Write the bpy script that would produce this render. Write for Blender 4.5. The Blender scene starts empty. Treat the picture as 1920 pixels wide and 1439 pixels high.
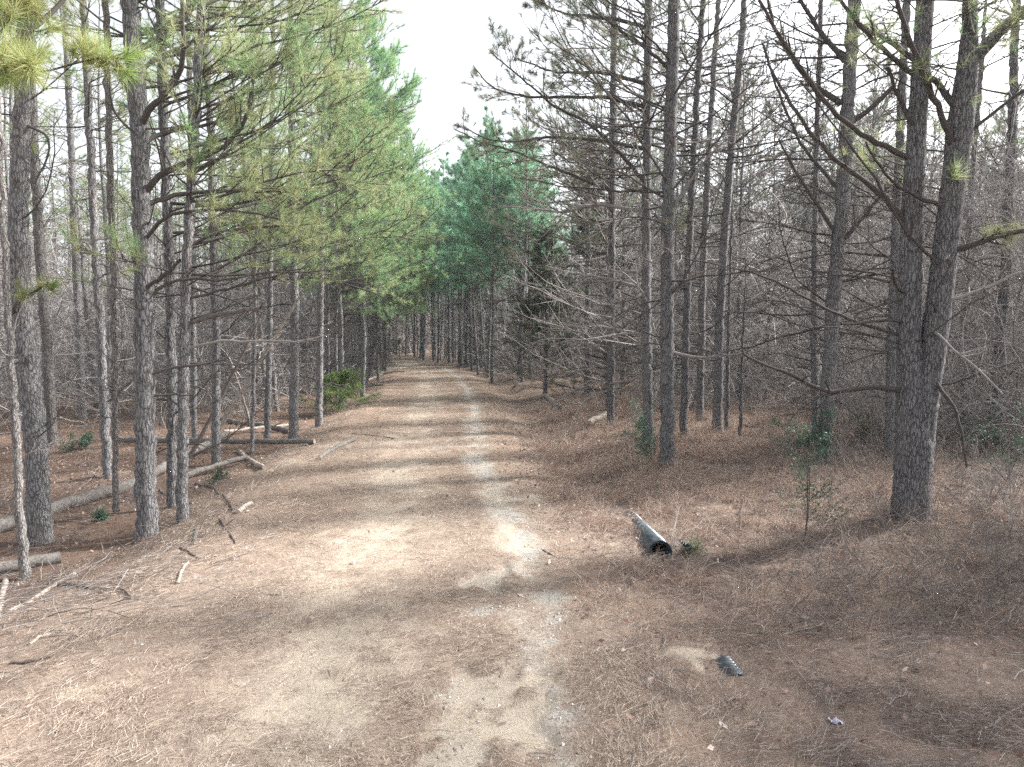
import bpy, math
import numpy as np

R = math.radians
sc = bpy.context.scene
rng = np.random.default_rng(11)

# ------------------------------------------------------------------ camera, sky, sun, exposure
CAM_H, PITCH, F = 3.0, R(4.2), 1280.0
cam = bpy.data.cameras.new('camera'); cam.lens = 24.0; cam.sensor_width = 36.0
cam.clip_start = 0.05; cam.clip_end = 2000
cam_o = bpy.data.objects.new('camera', cam); sc.collection.objects.link(cam_o)
cam_o.location = (0, 0, CAM_H); cam_o.rotation_euler = (R(90) - PITCH, 0, 0)
sc.camera = cam_o

SUN_EL, SUN_AZ = R(40), R(70)          # azimuth clockwise from +Y
w = bpy.data.worlds.new('World'); sc.world = w; w.use_nodes = True
nt = w.node_tree; bg = nt.nodes['Background']
sky = nt.nodes.new('ShaderNodeTexSky'); sky.sky_type = 'NISHITA'; sky.sun_disc = False
sky.sun_elevation = SUN_EL; sky.sun_rotation = SUN_AZ; sky.dust_density = 4.0; sky.air_density = 1.0
hsv = nt.nodes.new('ShaderNodeHueSaturation'); hsv.inputs['Saturation'].default_value = 0.22
hsv.inputs['Value'].default_value = 1.0
nt.links.new(sky.outputs[0], hsv.inputs['Color']); nt.links.new(hsv.outputs[0], bg.inputs[0])
bg.inputs[1].default_value = 0.12
sl = bpy.data.lights.new('sun', 'SUN'); sl.energy = 4.2; sl.angle = R(4.5); sl.color = (1, .97, .93)
so = bpy.data.objects.new('sun', sl); sc.collection.objects.link(so)
so.rotation_euler = (R(90) - SUN_EL, 0, math.pi - SUN_AZ)
so.location = (0, 0, 60)
sc.view_settings.view_transform = 'Standard'; sc.view_settings.look = 'None'
sc.view_settings.exposure = 1.68; sc.view_settings.gamma = 1.0
cy = sc.cycles
cy.max_bounces = 5; cy.diffuse_bounces = 2; cy.glossy_bounces = 1; cy.transmission_bounces = 2
cy.transparent_max_bounces = 4; cy.use_denoising = False

# ------------------------------------------------------------------ mesh helpers
def norm(a): return a / np.maximum(np.linalg.norm(a, axis=-1, keepdims=True), 1e-9)
def smooth(a, b, x):
    t = np.clip((x - a) / (b - a), 0, 1); return t * t * (3 - 2 * t)

class MB:
    def __init__(s): s.v = []; s.t = []; s.m = []; s.n = 0
    def add(s, v, t, mat=0):
        v = np.asarray(v, np.float32).reshape(-1, 3); t = np.asarray(t, np.int32).reshape(-1, 3)
        s.v.append(v); s.t.append(t + s.n); s.m.append(np.full(len(t), mat, np.int32)); s.n += len(v)
    def mesh(s, name, mats, smooth_=True, attrs=None):
        v = np.concatenate(s.v); t = np.concatenate(s.t); m = np.concatenate(s.m)
        me = bpy.data.meshes.new(name)
        me.vertices.add(len(v)); me.vertices.foreach_set('co', v.ravel())
        me.loops.add(len(t) * 3); me.loops.foreach_set('vertex_index', t.ravel())
        me.polygons.add(len(t)); me.polygons.foreach_set('loop_start', np.arange(0, len(t) * 3, 3, dtype=np.int32))
        for x in (mats if isinstance(mats, (list, tuple)) else [mats]): me.materials.append(x)
        me.polygons.foreach_set('material_index', m)
        me.polygons.foreach_set('use_smooth', np.full(len(t), smooth_))
        if attrs:
            for k, a in attrs.items():
                at = me.attributes.new(k, 'FLOAT', 'POINT'); at.data.foreach_set('value', np.asarray(a, np.float32))
        me.update(calc_edges=True)
        return me
    def build(s, name, mats, parent=None, smooth_=True, attrs=None):
        return link(name, s.mesh(name, mats, smooth_, attrs), parent)

def link(name, data, parent=None):
    o = bpy.data.objects.new(name, data); sc.collection.objects.link(o)
    if parent: o.parent = parent
    return o
def tag(o, label=None, cat=None, group=None, kind=None):
    if label: o['label'] = label
    if cat: o['category'] = cat
    if group: o['group'] = group
    if kind: o['kind'] = kind
    return o
def empty(name, loc, label, cat, group=None):
    o = link(name, None); o.location = loc; o.empty_display_size = .2
    return tag(o, label, cat, group)

def tubes(mb, P, Rad, sides=3, mat=0, caps=False, capmat=None, rough=0.0, rg=None):
    """P (k,n,3) polylines, Rad (k,n) radii"""
    P = np.asarray(P, float); Rad = np.asarray(Rad, float)
    k, n, _ = P.shape
    T = norm(np.gradient(P, axis=1))
    mt = norm(T.mean(axis=1))
    ref = np.where((np.abs(mt[:, 2]) < .85)[:, None], np.array([0, 0, 1.]), np.array([1., 0, 0]))
    U = norm(np.cross(T, ref[:, None, :])); V = np.cross(T, U)
    a = np.linspace(0, 2 * np.pi, sides, endpoint=False)
    rr = np.repeat(Rad[:, :, None], sides, 2)
    if rough: rr = rr * (1 + rough * (rg or rng).normal(size=rr.shape))
    v = P[:, :, None, :] + rr[..., None] * (np.cos(a)[:, None] * U[:, :, None, :] + np.sin(a)[:, None] * V[:, :, None, :])
    i = np.arange(k * n).reshape(k, n)[:, :-1].reshape(-1)[:, None] * sides
    j = np.arange(sides)[None]; j2 = (j + 1) % sides
    A = i + j; B = i + j2; C = B + sides; D = A + sides
    t = np.stack([np.stack([A, B, C], -1), np.stack([A, C, D], -1)], 2).reshape(-1, 3)
    mb.add(v, t, mat)
    if caps:
        cm = mat if capmat is None else capmat
        for q in range(k):
            for e, rev in ((0, 1), (n - 1, 0)):
                ring = v[q, e]; c = P[q, e]
                tt = [(0, 1 + (x + 1) % sides, 1 + x) if not rev else (0, 1 + x, 1 + (x + 1) % sides) for x in range(sides)]
                mb.add(np.vstack([c[None], ring]), tt, cm)

def grow(B, D, L, n, up=0.0, wig=0.15, rg=None):
    """curves from bases B in directions D, bending towards +z by `up`"""
    rg = rg or rng
    k = len(B); D = norm(np.asarray(D, float)); L = np.broadcast_to(np.asarray(L, float), (k,))
    P = np.zeros((k, n, 3)); P[:, 0] = B; d = D.copy(); st = (L / (n - 1))[:, None]
    upv = np.broadcast_to(np.asarray(up, float), (k,))
    for i in range(1, n):
        d = d + rg.normal(scale=wig, size=(k, 3)); d[:, 2] += upv / (n - 1); d = norm(d)
        P[:, i] = P[:, i - 1] + d * st
    return P

def sample(P, t):
    """P (k,n,3), t (k,m) -> points and tangents (k,m,3)"""
    k, n, _ = P.shape
    f = t * (n - 1); i = np.minimum(f.astype(int), n - 2); fr = (f - i)[..., None]
    kk = np.arange(k)[:, None]
    a = P[kk, i]; b = P[kk, i + 1]
    return a + (b - a) * fr, norm(b - a)

def sides_of(P, L, m, lf=(.25, .5), ang=(.5, 1.1), t0=.2, rg=None, flat=0.5):
    rg = rg or rng
    k = len(P); t = rg.uniform(t0, .97, (k, m))
    b, T = sample(P, t)
    rv = rg.normal(size=b.shape); rv[..., 2] *= flat
    pv = norm(rv - (rv * T).sum(-1, keepdims=True) * T)
    an = rg.uniform(*ang, (k, m))[..., None]
    d = T * np.cos(an) + pv * np.sin(an)
    l = rg.uniform(*lf, (k, m)) * np.asarray(L).reshape(-1, 1) * (1.15 - .7 * t)
    return b.reshape(-1, 3), d.reshape(-1, 3), l.reshape(-1), t.reshape(-1)

def tufts(mb, Pt, Ax, nn=20, ln=.17, wd=.004, spread=.75, mat=0, rg=None):
    rg = rg or rng
    m = len(Pt)
    d = norm(Ax[:, None] * 1.0 + rg.normal(size=(m, nn, 3)) * spread)
    d[..., 2] -= .08; d = norm(d)
    base = Pt[:, None] - Ax[:, None] * (rg.uniform(0, .10, (m, nn, 1)))
    l = ln * rg.uniform(.65, 1.15, (m, nn, 1))
    wv = norm(np.cross(d, rg.normal(size=d.shape))) * (wd * .5)
    v = np.stack([base - wv, base + wv, base + d * l], 2)
    mb.add(v, np.arange(m * nn * 3).reshape(-1, 3), mat)

# ------------------------------------------------------------------ terrain shape
_cp = np.array([(-1.4, -12), (-1.4, -4), (-1.5, 4), (-1.7, 10), (-2.5, 16), (-3.3, 28), (-4.6, 40), (-6.4, 53), (-8.8, 64), (-13.2, 74),
                (-20.5, 81), (-31, 85), (-46, 87), (-62, 88), (-85, 88)], float)
def _cr(p, per=40):
    out = []
    for i in range(len(p) - 1):
        p0, p1, p2, p3 = p[max(i - 1, 0)], p[i], p[i + 1], p[min(i + 2, len(p) - 1)]
        for t in np.linspace(0, 1, per, endpoint=False):
            out.append(.5 * ((2 * p1) + (-p0 + p2) * t + (2 * p0 - 5 * p1 + 4 * p2 - p3) * t * t + (-p0 + 3 * p1 - 3 * p2 + p3) * t ** 3))
    return np.array(out)
CL = _cr(_cp, 16)
CT = norm(np.gradient(CL, axis=0))
def across(x, y):
    x = np.asarray(x, float); y = np.asarray(y, float); sh = x.shape
    q = np.stack([x.ravel(), y.ravel()], -1); out = np.empty(len(q))
    for s in range(0, len(q), 20000):
        c = q[s:s + 20000]
        d = ((c[:, None] - CL[None]) ** 2).sum(-1); i = d.argmin(1)
        r = c - CL[i]; T = CT[i]
        perp = r[:, 0] * T[:, 1] - r[:, 1] * T[:, 0]
        dist = np.sqrt(d.min(1)); out[s:s + 20000] = np.where(dist > 12, np.sign(perp) * dist, perp)
    return out.reshape(sh)
def nz(x, y, s=1.0, seed=0.0):
    x = x * s + seed * 3.1; y = y * s + seed * 1.7
    return (np.sin(x * 1.3 + 1.7 * np.sin(y * .7 + seed)) * np.cos(y * 1.1 + 1.3 * np.sin(x * .9 - seed)) +
            .5 * np.sin(x * 2.9 + y * 1.7 + seed * 2) * np.cos(y * 3.1 - x * 1.1) + .25 * np.sin(x * 6.1 - y * 3.3) * np.cos(y * 5.7 + x * 2.3)) / 1.4
def height(x, y, a=None):
    x = np.asarray(x, float); y = np.asarray(y, float)
    if a is None: a = across(x, y)
    z = -.38 * smooth(2.3, 5.0, -a) * smooth(4, 9, y)
    z = z - .26 * np.exp(-((a - 3.9) / .9) ** 2) * smooth(10.0, 12.5, y) + .22 * smooth(4.5, 9, a)
    off = smooth(1.8, 3.2, np.abs(a))
    z = z + nz(x, y, .5, 1) * (.015 + .07 * off) + nz(x, y, 1.9, 2) * (.006 + .03 * off)
    z = z - .05 * np.exp(-((a - 1.75 - .25 * nz(x, y, .35, 5)) / .22) ** 2) * (.5 + .5 * nz(x, y, .8, 4))
    z = z - .025 * np.exp(-((a + .3) / .35) ** 2)
    r = np.hypot(x, y)
    return z + 9 * smooth(115, 230, r)

cP, sP = math.cos(PITCH), math.sin(PITCH)
def ray(px, py):
    u = (px - 960) / F; v = (719.5 - py) / F
    return np.array([u, v * sP + cP, v * cP - sP])
def PX(px, py, Y):
    d = ray(px, py); t = Y / d[1]; return np.array([d[0] * t, Y, CAM_H + d[2] * t])
def GP(px, py):
    d = ray(px, py); t = np.linspace(2, 140, 3000)
    z = CAM_H + d[2] * t - height(d[0] * t, d[1] * t)
    i = np.argmax(z < 0)
    if z[i] >= 0: i = len(t) - 1
    a, b = t[max(i - 1, 0)], t[i]
    za, zb = z[max(i - 1, 0)], z[i]
    tt = a + (b - a) * za / (za - zb) if za > zb else b
    return np.array([d[0] * tt, d[1] * tt, float(height(d[0] * tt, d[1] * tt))])
def HZ(x, y): return float(height(np.array([x]), np.array([y]))[0])

# ------------------------------------------------------------------ materials
class N:
    def __init__(s, name):
        s.m = bpy.data.materials.new(name); s.m.use_nodes = True; s.t = s.m.node_tree
        s.b = s.t.nodes['Principled BSDF']; s.b.inputs['Roughness'].default_value = .9
        s.b.inputs['Specular IOR Level'].default_value = .15
        s.out = s.t.nodes['Material Output']
    def n(s, typ, **kw):
        x = s.t.nodes.new('ShaderNode' + typ)
        for k, v in kw.items(): setattr(x, k, v)
        return x
    def l(s, a, b): s.t.links.new(a, b)
    def set(s, sock, v):
        if hasattr(v, 'is_linked') or hasattr(v, 'links'): s.l(v, sock)
        else: sock.default_value = v
    def math(s, op, a, b=0.0, c=None, clamp=False):
        x = s.n('Math', operation=op, use_clamp=clamp); s.set(x.inputs[0], a); s.set(x.inputs[1], b)
        if c is not None: s.set(x.inputs[2], c)
        return x.outputs[0]
    def mix(s, f, a, b, blend='MIX'):
        x = s.n('Mix', data_type='RGBA', blend_type=blend); s.set(x.inputs[0], f)
        for q, v in ((6, a), (7, b)): s.set(x.inputs[q], (*v, 1) if isinstance(v, tuple) and len(v) == 3 else v)
        return x.outputs[2]
    def map(s, vec, scale=(1, 1, 1), rot=(0, 0, 0), loc=(0, 0, 0)):
        x = s.n('Mapping'); s.l(vec, x.inputs[0]); x.inputs['Scale'].default_value = scale
        x.inputs['Rotation'].default_value = rot; x.inputs['Location'].default_value = loc
        return x.outputs[0]
    def noise(s, vec, scale=5, det=3, rough=.55, dist=0):
        x = s.n('TexNoise'); s.l(vec, x.inputs['Vector']); x.inputs['Scale'].default_value = scale
        x.inputs['Detail'].default_value = det; x.inputs['Roughness'].default_value = rough; x.inputs['Distortion'].default_value = dist
        return x.outputs[0]
    def vor(s, vec, scale=5, feature='F1', rnd=1.0, out=0):
        x = s.n('TexVoronoi', feature=feature); s.l(vec, x.inputs['Vector']); x.inputs['Scale'].default_value = scale
        x.inputs['Randomness'].default_value = rnd
        return x.outputs[out]
    def ramp(s, f, stops):
        x = s.n('ValToRGB'); s.l(f, x.inputs[0]); e = x.color_ramp.elements
        while len(e) < len(stops): e.new(.5)
        for i, (p, c) in enumerate(stops):
            e[i].position = p; e[i].color = (*c, 1) if len(c) == 3 else c
        return x.outputs[0]
    def rng(s, f, a, b, c=0.0, d=1.0):
        x = s.n('MapRange', interpolation_type='SMOOTHSTEP'); s.l(f, x.inputs[0])
        for i, v in enumerate((a, b, c, d)): x.inputs[i + 1].default_value = v
        return x.outputs[0]
    def bump(s, h, st=.5, dist=.02):
        x = s.n('Bump'); x.inputs['Strength'].default_value = st; x.inputs['Distance'].default_value = dist
        s.l(h, x.inputs['Height']); s.l(x.outputs[0], s.b.inputs['Normal'])
    def obj(s): return s.n('TexCoord').outputs['Object']
    def pos(s): return s.n('NewGeometry').outputs['Position']
    def island(s): return s.n('NewGeometry').outputs['Random Per Island']
    def orand(s): return s.n('ObjectInfo').outputs['Random']
    def attr(s, nm): return s.n('Attribute', attribute_name=nm).outputs['Fac']
    def col(s, c): s.set(s.b.inputs['Base Color'], (*c, 1) if isinstance(c, tuple) else c)

def bark_mat(name, dark, mid, light, sc_=1.0):
    m = N(name); o_ = m.n('VectorMath', operation='SCALE'); m.l(m.obj(), o_.inputs[0]); m.l(m.math('MULTIPLY_ADD', m.orand(), .6, .75), o_.inputs['Scale']); o = o_.outputs[0]
    wv = m.noise(m.map(o, (3, 3, 1.2)), 2.2, 3)
    wob = m.n('VectorMath', operation='SCALE'); m.l(m.n('TexNoise').outputs[1], wob.inputs[0]); wob.inputs['Scale'].default_value = .05
    wn = m.n('TexNoise'); m.l(m.map(o, (22, 22, 9)), wn.inputs['Vector']); wn.inputs['Scale'].default_value = 1.0; wn.inputs['Detail'].default_value = 3
    wa = m.n('VectorMath', operation='MULTIPLY_ADD'); m.l(wn.outputs[1], wa.inputs[0]); wa.inputs[1].default_value = (1.1, 1.1, 1.1); m.l(m.map(o, (27 * sc_, 27 * sc_, 5.5 * sc_)), wa.inputs[2])
    plates = m.vor(wa.outputs[0], 1.0, 'DISTANCE_TO_EDGE')
    cell = m.n('RGBToBW'); m.l(m.vor(wa.outputs[0], 1.0, 'F1', out=1), cell.inputs[0]); cell = cell.outputs[0]
    fine = m.noise(m.map(o, (85, 85, 16)), 1.0, 5, .75)
    strk = m.noise(m.map(o, (48, 48, 3.5)), 1.0, 4, .7)
    h = m.math('ADD', m.math('MULTIPLY', m.rng(plates, 0.0, .2), .55), m.math('MULTIPLY_ADD', fine, .9, m.math('MULTIPLY', strk, .75)))
    c = m.ramp(m.math('MULTIPLY', h, .60), [(0.38, dark), (.58, mid), (.84, light)])
    c = m.mix(m.math('MULTIPLY', cell, .22), c, light)
    c = m.mix(m.rng(wv, .45, .75), c, m.mix(.5, c, (light[0] * .8, light[1] * .85, light[2] * .8)))
    big = m.noise(m.map(o, (1.5, 1.5, .5)), 1.0, 3); lich = m.noise(m.map(o, (9, 9, 5)), 1.0, 4, .65)
    c = m.mix(m.rng(big, .5, .7, 0, .5), c, m.mix(1.0, c, (1.10, .92, .85), 'MULTIPLY'))
    c = m.mix(m.rng(lich, .62, .72, 0, .5), c, (.34, .35, .33))
    hs = m.n('HueSaturation'); m.l(c, hs.inputs['Color']); m.l(m.math('MULTIPLY_ADD', m.orand(), .5, .75), hs.inputs['Value'])
    m.col(hs.outputs[0]); m.bump(h, 1.0, .022)
    return m.m
def twig_mat(name, a, b):
    m = N(name); i = m.island()
    c = m.mix(i, a, b); nn = m.noise(m.obj(), 9, 2)
    m.col(m.mix(m.math('MULTIPLY', nn, .5), c, (b[0] * .5, b[1] * .5, b[2] * .5)))
    return m.m
def needle_mat(name, a, b, c, transl=.5, clump=1.6):
    m = N(name); i = m.island(); nn = m.noise(m.pos(), clump, 2)
    col = m.mix(i, a, b); col = m.mix(m.rng(nn, .42, .68), col, c)
    hs = m.n('HueSaturation'); m.l(col, hs.inputs['Color'])
    m.l(m.math('MULTIPLY_ADD', m.orand(), .05, .475), hs.inputs['Hue']); m.l(m.math('MULTIPLY_ADD', m.orand(), .5, .78), hs.inputs['Value'])
    m.col(hs.outputs[0]); m.b.inputs['Roughness'].default_value = .55; m.b.inputs['Specular IOR Level'].default_value = .3
    tr = m.n('BsdfTranslucent'); m.l(hs.outputs[0], tr.inputs[0])
    ms = m.n('MixShader'); ms.inputs[0].default_value = transl
    m.l(m.b.outputs[0], ms.inputs[1]); m.l(tr.outputs[0], ms.inputs[2]); m.l(ms.outputs[0], m.out.inputs[0])
    return m.m
def island_mat(name, stops, transl=0.0, rough=.9, spec=.1):
    m = N(name); c = m.ramp(m.island(), stops); m.col(c); m.b.inputs['Roughness'].default_value = rough
    m.b.inputs['Specular IOR Level'].default_value = spec
    if transl:
        tr = m.n('BsdfTranslucent'); m.l(c, tr.inputs[0]); ms = m.n('MixShader'); ms.inputs[0].default_value = transl
        m.l(m.b.outputs[0], ms.inputs[1]); m.l(tr.outputs[0], ms.inputs[2]); m.l(ms.outputs[0], m.out.inputs[0])
    return m.m
def wood_mat(name, a, b, c):
    m = N(name); o = m.obj()
    g = m.noise(m.map(o, (14, 14, 14)), 1.2, 5, .7); st = m.noise(m.map(o, (3, 40, 40)), 1.0, 4, .7)
    col = m.mix(m.rng(g, .35, .65), a, b); col = m.mix(m.rng(st, .52, .7), col, c)
    m.col(col); m.bump(st, .6, .01); return m.m

M = {}
M['bark'] = bark_mat('pine_bark', (.013, .013, .014), (.105, .102, .107), (.31, .302, .306))
M['bark_dark'] = bark_mat('dark_pine_bark', (.010, .0095, .010), (.085, .082, .086), (.27, .262, .268), 1.25)
M['bark_pale'] = bark_mat('pale_pine_bark', (.022, .02, .02), (.14, .128, .125), (.33, .31, .30), 1.3)
M['limb'] = twig_mat('limb_bark', (.06, .051, .047), (.12, .108, .102))
M['dead'] = twig_mat('dead_twig', (.13, .115, .11), (.46, .43, .41))
M['under'] = twig_mat('undergrowth_twig', (.085, .077, .074), (.54, .51, .495))
M['brown_twig'] = twig_mat('brown_twig', (.10, .082, .074), (.27, .24, .225))
M['green'] = needle_mat('pine_needles', (.30, .36, .17), (.42, .42, .24), (.22, .36, .17))
M['yellow'] = needle_mat('yellow_green_needles', (.30, .37, .12), (.44, .40, .22), (.24, .36, .10), .35, 3.0)
M['lush'] = needle_mat('fresh_green_needles', (.20, .32, .14), (.30, .39, .17), (.15, .28, .16))
M['teal'] = needle_mat('blue_green_needles', (.21, .41, .25), (.29, .48, .31), (.16, .35, .21))
M['grey'] = needle_mat('grey_green_needles', (.15, .155, .10), (.23, .20, .14), (.11, .16, .10))
M['cedar'] = needle_mat('cedar_needles', (.10, .16, .08), (.16, .20, .11), (.16, .14, .10))
M['shrub_green'] = needle_mat('bright_shrub_needles', (.16, .29, .075), (.24, .34, .11), (.15, .23, .08))
M['leaf'] = needle_mat('evergreen_leaves', (.04, .10, .055), (.10, .17, .12), (.05, .085, .04), .25, 5.0)
M['leaf_pale'] = needle_mat('pale_evergreen_leaves', (.12, .20, .15), (.22, .30, .25), (.08, .14, .08), .25, 5.0)
M['log'] = wood_mat('weathered_log', (.21, .195, .18), (.12, .107, .10), (.06, .053, .05))
M['log_pale'] = wood_mat('pale_bare_wood', (.38, .34, .30), (.27, .235, .20), (.15, .125, .11))
M['log_dark'] = wood_mat('dark_wood', (.12, .095, .085), (.18, .15, .135), (.06, .05, .045))
M['cut'] = wood_mat('cut_wood', (.46, .40, .32), (.38, .31, .24), (.28, .22, .17))
M['straw'] = island_mat('pine_straw', [(0, (.075, .055, .045)), (.3, (.20, .147, .118)), (.6, (.345, .273, .222)), (.85, (.48, .40, .33)), (1, (.57, .515, .45))])
M['old_straw'] = island_mat('old_straw', [(0, (.05, .042, .04)), (.35, (.13, .10, .09)), (.7, (.22, .178, .16)), (.9, (.34, .295, .27)), (1, (.48, .445, .415))])
M['grass'] = island_mat('dry_grass', [(0, (.17, .115, .095)), (.4, (.34, .245, .20)), (.75, (.50, .39, .32)), (1, (.62, .54, .46))], .35)
M['dryleaf'] = island_mat('dead_leaves', [(0, (.16, .09, .07)), (.4, (.33, .22, .18)), (.75, (.48, .37, .32)), (1, (.62, .54, .50))], .15, .7)
M['stone'] = island_mat('pale_gravel', [(0, (.22, .20, .18)), (.5, (.40, .37, .33)), (1, (.58, .54, .49))])
m = N('black_plastic'); m.col(m.mix(m.rng(m.noise(m.obj(), 14, 4, .7), .4, .75), (.022, .032, .042), (.12, .15, .165)))  # lighter blue grey mottling paints the pipe's sheen into its colour
m.b.inputs['Roughness'].default_value = .28; m.b.inputs['Specular IOR Level'].default_value = .6; M['plastic'] = m.m
m = N('blue_wrapper'); m.col(m.mix(m.rng(m.noise(m.obj(), 30, 3), .4, .6), (.35, .38, .55), (.62, .63, .70))); m.b.inputs['Roughness'].default_value = .4; M['wrapper'] = m.m

def ground_mat():
    m = N('pine_straw_ground'); p = m.pos()
    bare, gravel, rust = m.attr('bare'), m.attr('gravel'), m.attr('rust')
    big = m.noise(p, .55, 4, .6); mid = m.noise(p, 2.6, 5, .65); fine = m.noise(p, 34, 4, .75)
    warp = m.n('VectorMath', operation='MULTIPLY_ADD'); nt_ = m.n('TexNoise'); nt_.inputs['Scale'].default_value = 1.3; nt_.inputs['Detail'].default_value = 3
    m.l(p, nt_.inputs['Vector']); m.l(nt_.outputs[1], warp.inputs[0]); warp.inputs[1].default_value = (.5, .5, .1); m.l(p, warp.inputs[2])
    wp = warp.outputs[0]
    fib = None
    for a in (.2, 1.0, 1.9, 2.7):
        f = m.noise(m.map(m.map(wp, rot=(0, 0, a)), (7, 130, 8)), 1.0, 3, .7)
        fib = f if fib is None else m.math('MAXIMUM', fib, f)
    straw = m.ramp(fib, [(.42, (.066, .052, .043)), (.55, (.20, .156, .127)), (.68, (.355, .287, .234)), (.82, (.52, .445, .375))])
    straw = m.mix(m.math('MULTIPLY', rust, m.rng(mid, .3, .65)), straw, m.mix(1.0, straw, (1.03, .94, .87), 'MULTIPLY'))
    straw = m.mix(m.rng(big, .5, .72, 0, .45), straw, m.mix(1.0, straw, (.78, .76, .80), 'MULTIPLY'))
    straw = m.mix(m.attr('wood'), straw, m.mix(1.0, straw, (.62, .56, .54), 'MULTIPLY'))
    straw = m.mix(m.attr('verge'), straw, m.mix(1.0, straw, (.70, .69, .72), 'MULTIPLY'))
    dirt = m.mix(m.rng(mid, .35, .7), (.37, .315, .25), (.30, .245, .185))
    dirt = m.mix(m.rng(fine, .35, .75), dirt, (.42, .375, .32))
    grv = m.ramp(m.vor(p, 55, out=1), [(0, (.15, .14, .13)), (.5, (.30, .285, .26)), (1, (.46, .435, .40))])
    soil = m.mix(gravel, dirt, grv)
    f = m.math('ADD', bare, m.math('MULTIPLY_ADD', mid, 1.5, -.75)); f = m.math('ADD', f, m.math('MULTIPLY_ADD', fib, 1.6, -1.0))
    c = m.mix(m.math('MAXIMUM', m.rng(f, .24, .82), m.rng(m.math('ADD', m.attr('ero'), m.math('ADD', m.math('MULTIPLY_ADD', mid, .9, -.45), m.math('MULTIPLY_ADD', fib, 1.3, -.8))), .25, .8)), straw, soil)
    m.col(c)
    h = m.math('ADD', m.math('MULTIPLY', fib, .6), m.math('ADD', m.math('MULTIPLY', mid, 1.4), m.math('MULTIPLY', fine, .5)))
    m.bump(h, .7, .03); m.b.inputs['Roughness'].default_value = .95; m.b.inputs['Specular IOR Level'].default_value = .05
    return m.m
M['ground'] = ground_mat()

# ------------------------------------------------------------------ ground and road
BLOBS = [  # px, py, radius x, radius y (m), weight bare, weight gravel
    (905, 1275, .38, .34, 1.0, .1), (950, 1268, .30, .22, .9, 0), (895, 1350, .55, .30, 1.0, 0), (985, 1322, .22, .12, .8, 0), (870, 1420, .30, .30, .8, .3),
    (1035, 1180, .16, .75, .7, .9), (830, 1290, .12, .30, .6, .8), (985, 935, .55, .40, .95, 0), (950, 1010, .25, .9, .7, .1), (915, 1090, .22, .6, .8, .4),
    (905, 1130, .25, .3, .6, .9), (1290, 1222, .42, .16, 1.0, 0), (1345, 1245, .2, .10, .9, 0), (480, 1240, .5, .25, .45, 0), (130, 1290, .6, .4, .5, 0), (460, 1300, .5, .4, .4, 0),
    (830, 835, .9, .7, .55, .5), (890, 800, .35, 2.5, .6, .8), (870, 740, .35, 4, .6, .7), (800, 765, .6, 1.2, .5, .2), (780, 800, 1.4, 1.5, .3, 0), (740, 685, 2.2, 9, .9, 0),  # last entry: tan dirt at the bend, weighted up to paint in missing sunlight
    (640, 920, 1.2, 1.0, .45, 0), (760, 950, 1.3, 1.2, .45, 0), (850, 930, 1.0, 1.0, .4, 0), (620, 835, .8, .8, .5, 0), (540, 870, .5, .6, .6, 0), (700, 1000, 1.2, .8, .35, 0),
    (600, 1290, .8, .35, .4, 0), (430, 1439, .8, .3, .45, 0), (650, 1380, .5, .25, .3, .2)]
_bl = [(GP(b[0], b[1]), b) for b in BLOBS]
def ground_attrs(x, y, a):
    n1 = nz(x, y, .7, 3); n2 = nz(x, y, 1.7, 6)
    inroad = 1 - smooth(1.9, 3.0, np.abs(a + .2 + .35 * n1))
    wob = .25 * nz(x, y, .35, 5) + .14 * nz(x, y, 3.1, 15) + .07 * nz(x, y, 9, 16)
    track = np.exp(-((a - 1.75 - wob) / .36) ** 2) * np.clip(.60 + .3 * n2 + .3 * nz(x, y, 4.3, 17), .1, .9)
    lane = np.exp(-((a + .2 + wob) / .95) ** 2) * (.36 + .2 * n1 + .15 * nz(x, y, 2.7, 18))
    bare = .26 * inroad + np.maximum(track, lane) * inroad
    grav = np.clip(track * 1.1, 0, 1)
    wx = x + .24 * nz(x, y, 2.9, 41) + .12 * nz(x, y, 7, 42) + .05 * nz(x, y, 19, 45); wy = y + .22 * nz(x, y, 3.3, 43) + .11 * nz(x, y, 8, 44) + .05 * nz(x, y, 21, 46); ero = np.zeros_like(x)
    for g, b in _bl:
        e = np.exp(-(((wx - g[0]) / b[2]) ** 2 + ((wy - g[1]) / b[3]) ** 2) ** 2)
        if b[4] >= .8: ero = np.maximum(ero, e)
        bare = np.maximum(bare, e * b[4]); grav = np.maximum(grav * (1 - e), e * b[5])
    bare = bare * (1 - .75 * smooth(40, 70, y) * (1 - inroad))
    rust = np.clip(.45 + .4 * nz(x, y, .25, 9) + .35 * smooth(9, 20, y), 0, 1)
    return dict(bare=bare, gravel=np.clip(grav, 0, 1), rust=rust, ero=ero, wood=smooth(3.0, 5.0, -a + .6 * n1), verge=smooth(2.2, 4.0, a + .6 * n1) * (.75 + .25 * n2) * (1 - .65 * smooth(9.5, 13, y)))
def axis(fine0, fine1, st, lo, hi, g=1.09):
    c = list(np.arange(fine0, fine1, st)); s = st; q = c[-1]
    while q < hi: s *= g; q += s; c.append(q)
    s = st; q = c[0]
    while q > lo: s *= g; q -= s; c.insert(0, q)
    return np.array(c)
def grid_tris(nx, ny):
    i = np.arange(ny - 1)[:, None] * nx + np.arange(nx - 1)[None]; i = i.ravel()
    return np.concatenate([np.stack([i, i + 1, i + nx + 1], -1), np.stack([i, i + nx + 1, i + nx], -1)])
gx = axis(-11, 11, .10, -330, 330, 1.07); gy = axis(1.5, 24, .10, -40, 420, 1.045)
X, Y = np.meshgrid(gx, gy); A = across(X, Y); Z = height(X, Y, A)
Z = Z - .07 * (1 - smooth(2.7, 3.05, np.abs(A)))
mb = MB(); mb.add(np.stack([X, Y, Z], -1), grid_tris(len(gx), len(gy)))
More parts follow.
